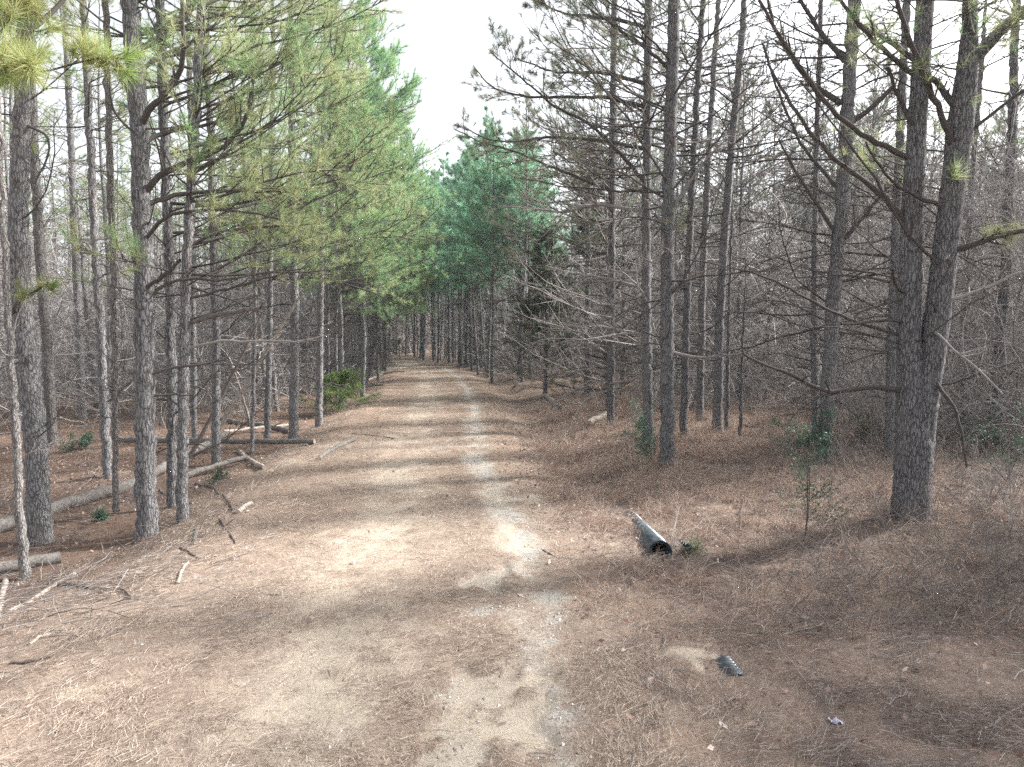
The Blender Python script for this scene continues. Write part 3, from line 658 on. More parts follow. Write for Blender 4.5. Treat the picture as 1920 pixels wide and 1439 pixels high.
for i, (p, a, b_, dy, mt, tf) in enumerate([
    ([(1708, 297), (1630, 263), (1563, 213), (1493, 117), (1460, 67), (1423, 0)], 11, 5, (0, -.6), 'limb', None),
    ([(1707, 430), (1657, 367), (1567, 300), (1523, 253), (1493, 210), (1453, 150), (1430, 83)], 11, 4, (0, -.4), 'limb', None),
    ([(1720, 257), (1703, 217), (1677, 167), (1663, 127)], 9, 6, (0, -.3), 'limb', None),
    ([(1720, 117), (1663, 73), (1613, 50), (1587, 17)], 10, 5, (0, .5), 'limb', TGF),
    ([(1713, 140), (1657, 97), (1597, 33), (1560, -20)], 10, 5, (0, -.4), 'limb', TGF),
    ([(1783, 270), (1760, 200), (1740, 167), (1723, 120), (1697, 50), (1680, -10)], 11, 7, (-.2, -.9), 'limb', TGF),
    ([(1795, 205), (1775, 180), (1753, 150), (1740, 135)], 14, 9, (-.2, .2), 'limb', None),
    ([(1815, 250), (1827, 240), (1863, 210), (1920, 167), (1960, 150)], 7, 3, (-.2, -.4), 'limb', None),
    ([(1815, 120), (1843, 90), (1880, 50), (1920, 20), (1980, -30)], 24, 12, (-.2, -.5), 'bark_dark', TGF),
    ([(1830, 90), (1815, 33), (1808, -20)], 9, 6, (-.2, -.6), 'limb', None),
    ([(1765, 390), (1680, 350), (1640, 300), (1623, 267)], 8, 3, (-.2, -.8), 'limb', None),
    ([(1790, 470), (1807, 467), (1847, 450), (1920, 430), (1960, 424)], 12, 7, (-.2, -.6), 'limb', TGF),
    ([(1775, 563), (1793, 560), (1847, 543), (1880, 520), (1920, 510)], 7, 5, (-.2, -.5), 'dead', None),
    ([(1750, 620), (1757, 627), (1787, 657), (1827, 687), (1880, 740)], 6, 3, (-.2, -.9), 'dead', None),
    ([(1755, 715), (1767, 727), (1793, 770), (1805, 820), (1813, 877)], 7, 4, (-.2, -.6), 'limb', None),
    ([(1690, 735), (1640, 723), (1557, 737), (1520, 723), (1480, 700), (1413, 677), (1393, 663)], 11, 4, (0, -.8), 'limb', None),
    ([(1690, 630), (1647, 617), (1597, 602), (1553, 583), (1513, 560), (1473, 535), (1397, 507), (1280, 483)], 7, 2, (0, -.5), 'limb', None),
    ([(1695, 603), (1647, 602), (1577, 608)], 6, 4, (0, -.7), 'limb', None),
    ([(1695, 560), (1650, 573), (1603, 588)], 6, 3, (0, -.4), 'limb', None),
    ([(1708, 553), (1677, 537), (1675, 507)], 8, 5, (0, -.5), 'limb', None),
    ([(1690, 650), (1613, 672), (1573, 687)], 5, 2, (0, -.4), 'limb', None),
    ([(1765, 500), (1700, 440), (1640, 330), (1560, 230), (1500, 150)], 6, 2, (-.2, -1.3), 'limb', None)]):
    limb(fork, g, p, a, b_, mt, 420 + i, dy, 4 if len(p) < 4 else 11, 4, (.12, .32), tuft=tf)
tb_, rg = MB(), np.random.default_rng(444)
tp = np.array([PX(1790, 315, Y0 - .35) - g, PX(1794, 330, Y0 - .4) - g]); tufts(tb_, tp, norm(np.array([[.0, -.5, .5], [.2, -.6, .2]])), 90, .26, .006, .8, 0, rg)
tb_.build('needle_tuft', M['green'], fork, False)

# ---- pine outside the left edge whose bough hangs into the corner
g = np.array([-5.6, 5.2, HZ(-5.6, 5.2)])
ov = empty('overhanging_pine_tree', g, 'near pine off the left edge with yellow green boughs in the top left corner', 'tree')
me = gen_pine(np.array([[0, 0, -.1], [.05, 0, 4], [0, .1, 9], [0, 0, 13.]]), np.array([.15, .13, .09, .02]), dict(nd=0, ring=.15), 505, B_, 12); link('trunk', me['trunk'], ov)
TY = dict(mat='yellow', keep=1, nn=34, len=.22, w=.0045, spread=.65)
for i, (p, a, b_, dy) in enumerate([([(-110, 150), (-40, 110), (0, 92), (45, 65), (85, 42), (122, 0), (150, -40)], 13, 7, (0, .5)), ([(-110, 200), (20, 152), (75, 140), (130, 122), (195, 100), (235, 110)], 6, 2.5, (0, .2)), ([(-90, 60), (0, 20), (50, -20)], 6, 3, (0, .3)),
                                   ([(-100, 150), (-20, 125), (30, 120), (60, 125)], 5, 3, (0, -.3))]):
    limb(ov, g, p, a, b_, 'limb', 510 + i, dy, 9 if i != 1 else 12, 3, (.16, .34), tuft=TY)

# ------------------------------------------------------------------ the wood: many pines copied from a few
rg = np.random.default_rng(77)
def variants(spec, n, Hr, r0, mats, wob=.07, seed=0, sides=8):
    out = []
    for i in range(n):
        h = rg.uniform(*Hr); p = straight(h, wob, rg); z = np.linspace(0, 1, len(p))
        out.append(gen_pine(p, r0 * (1 - .86 * z ** 1.15), dict(spec), seed + i, mats, sides))
    return out
V_left = variants(SP_WOOD, 5, (16, 19), .105, ('bark', 'dead', 'green'), seed=600) + variants(dict(SP_WOOD, nd=60), 2, (15, 18), .085, P_, seed=620)
V_right = variants(dict(SP_GREY, nl=46, lz=(6.5, 17), nd=104, tk=1.8, dz=(.8, 14), dl=(1.0, 3.8), dtw=9), 4, (15, 18), .11, ('bark_dark', 'under', 'grey'), seed=640) + variants(dict(SP_GREY, nl=16, lz=(8, 15), nd=96, dz=(1, 13)), 3, (13, 16), .08, ('bark_dark', 'dead', 'grey'), seed=650)
V_edgeL = variants(dict(SP_EDGE, bias=(1, -.2)), 2, (15, 17), .11, ('bark', 'limb', 'lush'), seed=660) + variants(dict(SP_EDGE, bias=(1, -.2)), 1, (15, 17), .11, B_, seed=665)
V_edgeR = variants(dict(SP_GREY, bias=(-1, -.2), nl=60, lz=(4.5, 16), keep=.9), 3, (15, 18), .115, D_, seed=670)
V_far = variants(SP_FAR, 3, (22, 26), .16, ('bark_dark', 'limb', 'teal'), seed=680)
V_pole = variants(dict(SP_FAR, lz=(9.5, 21), dz=(1.5, 9), nl=44, ll=(1.8, 3.4)), 3, (18, 22), .135, ('bark_dark', 'limb', 'teal'), seed=695)
V_farE = variants(dict(SP_FAR, lz=(7.5, 17.5), dz=(1, 7)), 2, (15, 18), .12, ('bark_dark', 'limb', 'teal'), seed=685)
V_farL = variants(dict(SP_FAR, nn=22, bias=(1, -.3), bst=.5, lz=(7.2, 20), nl=76, ll=(2.8, 5.4)), 2, (18, 21), .14, ('bark_dark', 'limb', 'lush'), seed=690)

def free(x, y, dmin):
    return all((x - a) ** 2 + (y - b) ** 2 > dmin * dmin for a, b in TREES)
def scatter(n, xr, yr, amin, amax, dmin, cond, tries=9000):
    out = []
    for _ in range(tries):
        if len(out) >= n: break
        y = yr[0] + (yr[1] - yr[0]) * rg.random() ** .8; x = rg.uniform(*xr)
        if abs(x) > .80 * y + 3: continue
        a = float(across(np.array([x]), np.array([y]))[0])
        if not (amin < a < amax) or not cond(x, y) or not free(x, y, dmin): continue
        TREES.append((x, y)); out.append((x, y))
    return out
def plant(vs, spots, name, label, cat, group, s=(.85, 1.15), rot=True, tilt=.02):
    for x, y in spots:
        v = vs[rg.integers(len(vs))]
        put(name, v, (x, y, HZ(x, y)), rg.uniform(0, 2 * math.pi) if rot else rg.normal(0, .25), rg.uniform(*s), label, cat, group, (rg.normal(0, tilt), rg.normal(0, tilt)))
# green roadside rows on the left and grey ones on the right
eL = scatter(11, (-16, -3), (24, 62), -6.0, -3.3, 1.8, lambda x, y: True)
plant(V_edgeL, eL, 'pine_tree', 'green needled pine in the row along the left road edge towards the bend', 'tree', 'green pines along the left road edge', rot=False)
eR = scatter(12, (-10, 8), (22, 60), 3.6, 7.0, 1.7, lambda x, y: not (y < 42 and 900 < 960 + F * x / y < 1135))
plant(V_edgeR, [q for q in eR if q[1] < 43], 'pine_tree', 'grey green pine in the row along the right road edge towards the bend', 'tree', 'grey pines along the right road edge', rot=False)
plant(V_farE, [q for q in eR if q[1] >= 43], 'pine_tree', 'dark trunked blue green pine in the wall of trees facing the bend', 'tree', 'blue green pines beyond the bend', (.85, 1.05))
fl = scatter(14, (-30, -6), (42, 92), -7.5, -3.3, 1.8, lambda x, y: True)
plant(V_farL, fl, 'pine_tree', 'fresh green pine where the road bends out of sight on the left', 'tree', 'fresh green pines at the bend', (1.0, 1.25), rot=False)
wall = []
for i in range(30):
    q = i / 29 + rg.normal(0, .02); g_ = GP(758 + 150 * q, 671.5 + 19 * q); k_ = 1 + abs(rg.normal(0, .05)); x_, y_ = g_[0] * k_ + rg.normal(0, .3), g_[1] * k_
    if free(x_, y_, .55): wall.append((x_, y_)); TREES.append((x_, y_))
plant(V_pole, wall, 'pine_tree', 'dark trunked blue green pine in the wall of trees facing the bend', 'tree', 'blue green pines beyond the bend', (.85, 1.1))
fw = scatter(36, (-26, 4), (56, 104), 3.7, 15, 1.1, lambda x, y: True)
plant(V_far, fw, 'pine_tree', 'dark trunked blue green pine in the wall of trees facing the bend', 'tree', 'blue green pines beyond the bend', (.68, .88))
for px_, Y_, k_ in ((792, 84, .92), (812, 90, .98), (838, 80, .95), (860, 72, .86), (885, 68, .9), (915, 62, .92), (775, 98, 1.0), (850, 96, 1.0)):
    x_ = (px_ - 960) * Y_ / F; TREES.append((x_, Y_)); put('pine_tree', V_far[rg.integers(3)], (x_, Y_, HZ(x_, Y_)), rg.uniform(0, 6.28), k_, 'dark trunked blue green pine in the wall of trees facing the bend', 'tree', 'blue green pines beyond the bend')
le = scatter(84, (-62, -4), (17, 74), -70, -4.2, 1.9, lambda x, y: x < -.30 * y)
plant(V_left, le, 'pine_tree', 'slender bare pine deep in the open wood left of the road', 'tree', 'slender pines deep in the left wood')
ri = scatter(88, (2, 62), (19, 74), 4.5, 80, 1.6, lambda x, y: x > .10 * y)
plant(V_right, ri, 'pine_tree', 'dark bare pine deep in the twiggy wood right of the road', 'tree', 'dark pines deep in the right wood')

for i, (x, y) in enumerate(((16, 11.5), (14, 9.2), (18.5, 10), (15.5, 7.6), (20, 12.5))):
    put('pine_tree', V_right[i % len(V_right)], (x, y, HZ(x, y)), i * 1.1, 1.0, 'dark pine standing close by beyond the right edge, shading the verge', 'tree', 'pines just beyond the right edge')
# ---- bare saplings and shrubs
def sapling(Hh, k, seed, mat, spread=.35, tw=7, tw2=4, r0=.012):
    rg = np.random.default_rng(seed); b = MB(); a = rg.uniform(0, 2 * np.pi, k); el = rg.normal(1.35, spread, k)
    D = np.stack([np.cos(a) * np.cos(el), np.sin(a) * np.cos(el), np.abs(np.sin(el))], -1)
    L = Hh * rg.uniform(.55, 1.0, k); P = grow(np.zeros((k, 3)) - [0, 0, .05], D, L, 9, .1, .09, rg)
    tubes(b, P, (r0 * L / Hh)[:, None] * np.linspace(1, .2, 9), 5)
    q = sides_of(P, L, tw, (.25, .5), (.45, 1.1), .12, rg, .8); P2 = grow(q[0], q[1], q[2], 6, .2, .16, rg); tubes(b, P2, np.full((len(P2), 1), r0 * .42) * np.linspace(1, .35, 6), 3)
    q = sides_of(P2, q[2], tw2, (.3, .6), (.4, 1.1), .15, rg, .8); P3 = grow(q[0], q[1], q[2], 4, .15, .2, rg); tubes(b, P3, np.full((len(P3), 1), r0 * .26) * np.linspace(1, .5, 4), 3)
    return b.mesh('bare_shrub', M[mat])
S_tall = [sapling(h, 1, 700 + i, mt, .12, 16, 5, .022) for i, (h, mt) in enumerate([(6, 'dead'), (7.5, 'brown_twig'), (5, 'dead'), (8.5, 'limb'), (10, 'under'), (11, 'dead')])]
S_low = [sapling(h, k, 720 + i, mt, .45, 7, 5, .010) for i, (h, k, mt) in enumerate([(1.6, 6, 'dead'), (2.4, 5, 'dead'), (1.2, 8, 'brown_twig'), (2.8, 5, 'brown_twig')])]
def shrubs(vs, spots, name, label, cat, group, s=(.7, 1.2)):
    for x, y in spots:
        o = link(name, vs[rg.integers(len(vs))]); o.location = (x, y, HZ(x, y)); o.rotation_euler = (rg.normal(0, .06), rg.normal(0, .06), rg.uniform(0, 6.28)); k = rg.uniform(*s); o.scale = (k, k, k)
        tag(o, label, cat, group)
for i, (px_, py_, k_, lb_) in enumerate(((1855, 955, .8, 'bare thorny looking shrub at the right edge below the far right pine'), (1895, 1010, .7, 'brown leafless shrub lowest at the right edge'), (1800, 925, .7, 'leafless shrub just right of the foot of the forked pine'), (1640, 930, .6, 'leafless shrub just left of the foot of the forked pine'),
        (1590, 880, .8, 'leafless shrub behind the upright leafed sapling'), (1445, 845, .6, 'small leafless shrub alone on the leafy slope'), (1870, 1080, .55, 'low brown twiggy shrub near the right edge in the straw'), (1180, 855, .45, 'small leafless shrub left of the tall sunlit pine'))):
    g = GP(px_, py_); o = link('bare_shrub', S_low[i % 4]); o.location = g; o.rotation_euler = (0, 0, i * 1.3); o.scale = (k_, k_, k_); tag(o, lb_, 'shrub')
keep_trees = list(TREES)
def spots(n, xr, yr, amin, amax, cond, dmin=.5):
    return scatter(n, xr, yr, amin, amax, dmin, cond)
shrubs(S_tall, spots(105, (2, 40), (18, 55), 4.5, 60, lambda x, y: x > .08 * y), 'bare_sapling', 'leafless grey sapling among the dark pines of the right wood', 'sapling', 'bare saplings in the right wood')
shrubs(S_tall, spots(26, (-40, -5), (24, 60), -60, -4.5, lambda x, y: x < -.2 * y), 'bare_sapling', 'leafless grey sapling among the slender pines of the left wood', 'sapling', 'bare saplings in the left wood')
shrubs(S_low, spots(95, (2, 34), (13.5, 45), 5.2, 60, lambda x, y: x > .2 * y + 1.5), 'bare_shrub', 'tangled leafless shrub on the floor of the right wood', 'shrub', 'bare shrubs in the right wood')
shrubs(S_low, spots(26, (-5, 12), (26, 58), 4.0, 9, lambda x, y: y > 36 or not 930 < 960 + F * x / y < 1090), 'bare_shrub', 'tangled leafless shrub on the right bank towards the bend', 'shrub', 'bare shrubs on the right bank')
shrubs(S_low, spots(44, (-40, -5), (20, 55), -60, -4.6, lambda x, y: x < -.28 * y), 'bare_shrub', 'low leafless shrub on the floor of the left wood', 'shrub', 'bare shrubs in the left wood')

# ---- far wood, one mass
rg = np.random.default_rng(88)
b = MB(); n = 1000; ang = rg.uniform(-.74, .74, n); rad = 62 + 105 * rg.random(n); x = rad * np.sin(ang); y = rad * np.cos(ang)
a_ = np.abs(across(x, y)); ok = (a_ > 4.5) & ((rad > 80) | (a_ > 18)); x, y = x[ok], y[ok]; n = len(x); z = height(x, y)
hh = rg.uniform(13, 20, n); zz = np.linspace(0, 1, 6)
P = np.stack([x[:, None] + np.cumsum(rg.normal(scale=.15, size=(n, 6)), 1), y[:, None] + np.zeros((n, 6)), z[:, None] + hh[:, None] * zz], -1)
tubes(b, P, rg.uniform(.08, .17, n)[:, None] * (1 - .8 * zz), 5, 0)
k = 40; q = sides_of(P, hh, k, (.09, .22), (.9, 1.5), .06, rg, .3); P2 = grow(q[0], q[1], q[2], 4, .3, .15, rg); tubes(b, P2, np.full((len(P2), 1), .022) * np.linspace(1, .4, 4), 3, 1)
up = q[3] > .62; e = P2[up][:, [2, 3]].reshape(-1, 3); d = norm(np.repeat(P2[up][:, 3] - P2[up][:, 2], 2, 0)); tufts(b, e, norm(d + [0, 0, .4]), 9, .5, .05, .8, 2, rg)
n = 46000; ang = rg.uniform(-.74, .74, n); rad = 60 + 100 * rg.random(n); x = rad * np.sin(ang); y = rad * np.cos(ang); ok = np.abs(across(x, y)) > 4.2; x, y = x[ok], y[ok]; n = len(x)
el = rg.uniform(.5, 1.5, n); a = rg.uniform(0, 6.28, n); D = np.stack([np.cos(a) * np.cos(el), np.sin(a) * np.cos(el), np.sin(el)], -1)
P = grow(np.stack([x, y, height(x, y) + rg.uniform(0, 6, n)], -1), D, rg.uniform(1.0, 4.2, n), 4, 0, .2, rg); tubes(b, P, np.full((n, 1), .028) * np.linspace(1, .4, 4), 3, 1)
tag(b.build('distant_wood', [M['bark'], M['dead'], M['grey']]), kind='stuff')

rg = np.random.default_rng(89); b = MB(); n = 88000; y = 15 * (80 / 15) ** rg.random(n); x = rg.uniform(-1, 1, n) * (.82 * y + 2); a = across(x, y)
dens = np.where(x > 0, smooth(5, 9, a) * smooth(.10, .3, x / y) * smooth(20, 27, y + 14 * smooth(.42, .6, x / y)), smooth(4.5, 8, -a) * smooth(20, 34, y) * .85); dens = np.maximum(dens, smooth(3.6, 5, np.abs(a)) * smooth(34, 50, y)) * (.35 + .65 * smooth(-.5, .3, nz(x, y, .45, 51)))
k = rg.random(n) < dens; x, y = x[k], y[k]; n = len(x); el = rg.uniform(.2, 1.5, n); a = rg.uniform(0, 6.28, n)
P = grow(np.stack([x, y, height(x, y) + 6.5 * rg.random(n) ** 1.7], -1), np.stack([np.cos(a) * np.cos(el), np.sin(a) * np.cos(el), np.sin(el)], -1), rg.uniform(.8, 3.2, n), 7, -.3, .17, rg); tubes(b, P, ((.0045 + .00024 * y) * rg.uniform(.6, 1.5, n))[:, None] * np.linspace(1, .4, 7), 3)
q = sides_of(P, np.full(n, 1.6), 3, (.25, .5), (.4, 1.), .2, rg, .9); P2 = grow(q[0], q[1], q[2], 4, 0, .2, rg); tubes(b, P2, np.repeat(.0026 + .00015 * y, 3)[:, None] * np.linspace(1, .5, 4), 3)
tag(b.build('undergrowth', M['under']), kind='stuff')

# ------------------------------------------------------------------ evergreen shrubs
def leaves(mb, Pt, size, rg, mat=0):
    n = len(Pt); d = norm(rg.normal(size=(n, 3)) + [0, 0, .3]); u = norm(np.cross(d, rg.normal(size=(n, 3)))); L = size * rg.uniform(.7, 1.3, (n, 1))
    v = np.stack([Pt, Pt + u * L * .5 + np.cross(d, u) * L * .28 + d * L * .06, Pt + u * L, Pt + u * L * .5 - np.cross(d, u) * L * .28 + d * L * .06], 1)
    i = np.arange(n)[:, None] * 4; mb.add(v, np.concatenate([i + [0, 1, 2], i + [0, 2, 3]]), mat)
def holly(px, py, Hh, k, label, seed, mat='leaf', spread=.3, per=7, size=.05, lo=.2, name='evergreen_shrub'):
    rg = np.random.default_rng(seed); g = GP(px, py); r = empty(name, g, label, 'shrub'); b = MB(); a = rg.uniform(0, 6.28, k); el = rg.normal(1.35, spread, k)
    D = np.stack([np.cos(a) * np.cos(el), np.sin(a) * np.cos(el), np.abs(np.sin(el))], -1); L = Hh * rg.uniform(.6, 1.0, k)
    P = grow(np.zeros((k, 3)) - [0, 0, .05], D, L, 9, .05, .1, rg); tubes(b, P, (.012 * L / Hh)[:, None] * np.linspace(1, .25, 9), 5)
    q = sides_of(P, L, 9, (.2, .42), (.7, 1.3), lo, rg, .4); P2 = grow(q[0], q[1], q[2], 6, .1, .15, rg); tubes(b, P2, np.full((len(P2), 1), .004) * np.linspace(1, .5, 6), 3)
    s_ = b.build('stem', M['limb'], r); f = MB(); per = per * 4; tt = rg.uniform(.25, 1, (len(P2), per)); pt, _ = sample(P2, tt); pt = pt.reshape(-1, 3) + rg.normal(scale=.045, size=(len(P2) * per, 3))
    leaves(f, pt, size * .72, rg); f.build('foliage', M[mat], r, False); return r
holly(1508, 1012, 2.0, 2, 'upright dark green leafed sapling in front of the forked pine, on its left', 801, spread=.12, per=12, lo=.08, size=.055)
holly(1528, 880, 1.7, 4, 'bushy dark evergreen shrub at the foot of the thick kinked pine', 802, per=10, size=.065)
holly(1222, 868, 1.35, 5, 'pale blue green leafed shrub at the foot of the sunlit right pines', 803, 'leaf_pale', .35, 9, .06)
holly(1195, 815, 1.1, 4, 'small blue green shrub just left of the sunlit right pines', 804, 'leaf_pale', .5, 7, .06)
holly(1830, 850, 1.5, 5, 'wide green leafed shrub right of the forked pine', 805, 'leaf', .5, 7, .06)
holly(1890, 900, 1.6, 5, 'dull green leafed shrub at the far right edge', 806, 'leaf', .4, 5, .05)
holly(1615, 830, 1.2, 6, 'low yellowish green brush behind the forked pine on its left', 807, 'grey', .6, 6, .07)
holly(190, 976, .28, 5, 'tiny green plant under the long fallen log', 808, 'leaf', .8, 6, .05, name='small_plant')
holly(405, 905, .5, 5, 'small green plant behind the slanting pale pole', 809, 'leaf', .7, 5, .05, name='small_plant')
holly(160, 845, .8, 6, 'green brush at the foot of the slim pines on the left', 810, 'leaf', .7, 6, .07)
holly(1290, 1040, .3, 5, 'small green weed by the torn pipe end', 811, 'grey', .8, 6, .04, name='small_plant')
def conifer_shrub(px, py, Hh, Rr, label, seed, mat, name='cedar_shrub', nb=60, cat='shrub', lo=.05, dens=1.0, dead=0):
    rg = np.random.default_rng(seed); g = GP(px, py); r = empty(name, g, label, cat); b = MB()
    p = straight(Hh, .02, rg); tubes(b, p[None], (.02 + .012 * Hh) * np.linspace(1, .15, len(p))[None], 7); b.build('trunk', M['bark_dark'], r); c = MB()
    t = np.sort(rg.uniform(lo, .98, nb)); bb = np.stack([np.interp(t * Hh, p[:, 2], p[:, i]) for i in range(3)], -1); a = rg.uniform(0, 6.28, nb); el = rg.normal(.25, .25, nb)
    D = np.stack([np.cos(a) * np.cos(el), np.sin(a) * np.cos(el), np.sin(el)], -1); L = Rr * (1.05 - t) ** .8 * rg.uniform(.6, 1.15, nb)
    P = grow(bb, D, L, 6, .25, .1, rg); tubes(c, P, np.full((nb, 1), .008) * np.linspace(1, .3, 6), 3); q = sides_of(P, L, 9, (.25, .5), (.4, 1.), .12, rg); P2 = grow(q[0], q[1], q[2], 4, .2, .15, rg); tubes(c, P2, np.full((len(P2), 1), .004) * np.linspace(1, .5, 4), 3)
    co = c.build('crown', M['brown_twig'], r); f = MB(); live = np.repeat(t > dead, 9) | (rg.random(nb * 9) < .15); P2 = P2[live]
    pt, td = sample(P2, np.broadcast_to(np.linspace(.25, 1, int(5 * dens)), (len(P2), int(5 * dens)))); tufts(f, pt.reshape(-1, 3), td.reshape(-1, 3), 14, .12, .010, .9, 0, rg); f.build('foliage', M[mat], co, False); return r
conifer_shrub(636, 770, 1.55, 1.9, 'bright green conifer shrub on the left road edge', 821, 'shrub_green', nb=46)
conifer_shrub(1022, 743, 7.8, 3.0, 'dark green cedar on the right bank before the bend', 822, 'cedar', 'cedar_tree', 200, 'tree', .03, 2.2, dead=.28)
conifer_shrub(1100, 742, 12.0, 2.2, 'taller dark cedar behind the slim pine with the short log', 823, 'cedar', 'cedar_tree', 130, 'tree', .3, 1.8, dead=.5)
conifer_shrub(750, 672, 2.2, 2.4, 'dull green bush at the far bend of the road', 824, 'cedar', nb=40)
conifer_shrub(545, 700, 1.4, 1.0, 'young yellow green pine under the roadside trees', 825, 'yellow', 'young_pine', 16, 'shrub', .3, .7)

# ------------------------------------------------------------------ logs, poles and sticks
def log(name, a, b, w0, w1, mat, label, cat, seed, bend=.02, lift=(0, 0), Ya=None, Yb=None, cut='cut', group=None, stubs=0):
    """lying or leaning piece of wood between two picture points on the ground (or at depth Ya / Yb)"""
    rg = np.random.default_rng(seed)
    A = GP(*a) if Ya is None else PX(a[0], a[1], Ya); B = GP(*b) if Yb is None else PX(b[0], b[1], Yb)
    d0, d1 = np.hypot(A[0], A[1]), np.hypot(B[0], B[1]); r0, r1 = w0 * d0 / F / 2, w1 * d1 / F / 2
    A = A + [0, 0, r0 * .75 + lift[0]]; B = B + [0, 0, r1 * .75 + lift[1]]; n = max(7, int(np.linalg.norm(B - A) / .12)); n = min(n, 60); t = np.linspace(0, 1, n)[:, None]
    P = A + (B - A) * t; L = np.linalg.norm(B - A); s = np.sin(np.pi * t[:, 0]); P[:, 0] += rg.normal(0, bend) * L * s; P[:, 1] += rg.normal(0, bend) * L * s
    if Ya is None and Yb is None and not lift[0] and not lift[1]:
        zg = height(P[:, 0], P[:, 1]) + np.linspace(r0, r1, n) * .7; zg[1:-1] = (zg[:-2] + zg[1:-1] + zg[2:]) / 3; P[:, 2] = np.maximum(zg, P[:, 2] - .15)
    P[1:-1] += rg.normal(scale=.004 + .05 * r0, size=(n - 2, 3)); C = P[0].copy(); mb = MB(); ax = norm(B - A)
    tubes(mb, (P - C)[None], np.linspace(r0, r1, n)[None], 12 if w0 > 8 else 7, 0, True, 1, .05, rg)
    if stubs:
        tt = rg.uniform(.1, .95, (1, stubs)); q, T = sample((P - C)[None], tt); D = norm(rg.normal(size=(stubs, 3)) * [1, 1, .7] + [0, 0, .25] + ax * .8)
        P2 = grow(q[0], D, rg.uniform(.06, .22, stubs) * min(L, 3.5), 5, 0, .12, rg); tubes(mb, P2, np.full((stubs, 1), max(.004, r0 * .3)) * np.linspace(1, .5, 5), 4, 0)
    o = mb.build(name, [M[mat], M[cut]]); o.location = C; return tag(o, label, cat, group)
log('fallen_log', (-70, 1018), (262, 912), 24, 19, 'log', 'long grey fallen log slanting across the left foreground wood', 'log', 1, .01, stubs=3)
log('fallen_log', (262, 908), (425, 836), 17, 11, 'log', 'upper half of a broken grey log, propped against the close pair of pines', 'log', 2, .01, (0, .3))
log('fallen_log', (150, 945), (268, 902), 10, 11, 'log_pale', 'pale barkless log lying against the underside of the long grey log', 'log', 3)
log('fallen_log', (346, 897), (460, 869), 11, 8, 'log', 'grey tapered log pointing at the road from behind the close pair of pines', 'log', 4, .01, (0, .12))
log('fallen_log', (206, 830), (590, 833), 10, 9, 'log', 'long level pale log lying crosswise between the left pines', 'log', 5, .006, (.02, .02))
log('fallen_log', (415, 790), (545, 812), 9, 9, 'log', 'grey log lying farther back, behind the slanting poles', 'log', 6, stubs=2)
log('fallen_log', (448, 848), (496, 880), 8, 8, 'log_pale', 'short pale log with a cut end beside the tip of the level log', 'log', 7)
log('fallen_log', (598, 864), (664, 827), 8, 8, 'log', 'short grey log lying alone on the left road edge', 'log', 8)
log('fallen_log', (-30, 1082), (113, 1054), 20, 19, 'log', 'short pale log with a sawn end at the left edge, by the crooked thin pine', 'log', 9, .005)
log('fallen_log', (1104, 800), (1142, 778), 14, 11, 'log_pale', 'short pale barkless log by the dark slim pine on the right bank', 'log', 10)
log('fallen_log', (1022, 745), (1038, 757), 9, 9, 'log_pale', 'stubby pale log piece on the right bank, farther one of two end to end', 'log', 11)
log('fallen_log', (1038, 759), (1052, 769), 9, 9, 'log', 'stubby log piece with a dark end on the right bank, nearer one of two', 'log', 12, cut='log_dark')
log('fallen_log', (160, 640), (250, 636), 5, 4, 'log_pale', 'pale log far back in the left wood, upper of two together', 'log', 13, 0, (.3, .3))
log('fallen_log', (158, 655), (182, 652), 5, 4, 'log_pale', 'pale log far back in the left wood, lower of two together', 'log', 14, 0)
log('fallen_log', (222, 690), (330, 660), 5, 4, 'log', 'grey log far back in the left wood, sloping up to the right', 'log', 15)
log('fallen_log', (685, 727), (720, 723), 4, 4, 'log_pale', 'pale log on the left road edge by the short leaning pine', 'log', 16)
log('fallen_log', (690, 715), (718, 700), 4, 3, 'log_pale', 'thin pale branch wood beside the short leaning pine', 'log', 17)
log('fallen_log', (30, 690), (140, 680), 7, 6, 'log', 'grey log behind the stout bowed pine, far in the left wood', 'log', 18, 0, (.2, .3))
log('fallen_log', (420, 812), (540, 800), 6, 6, 'log_pale', 'thin pale log behind the thin roadside pines', 'log', 19)
gA, gB = GP(385, 850), GP(352, 868)
log('leaning_pole', (385, 850), (562, 558), 9, 4, 'log_pale', 'pale bare pole leaning to the right against the roadside pines', 'pole', 20, .01, Yb=gA[1] + .6)
log('leaning_pole', (352, 868), (492, 588), 8, 4, 'log_dark', 'dark pole leaning to the right, left of the pale leaning pole', 'pole', 21, .01, Yb=gB[1] + .8)
log('leaning_pole', (300, 800), (365, 560), 5, 3, 'log', 'thin grey pole leaning behind the straight grey pine', 'pole', 23, .01, Yb=GP(300, 800)[1] + .5)
log('leaning_pole', (470, 800), (418, 640), 5, 3, 'log', 'thin grey pole leaning to the left behind the pale leaning pole', 'pole', 24, .01, Yb=GP(470, 800)[1] + .5)
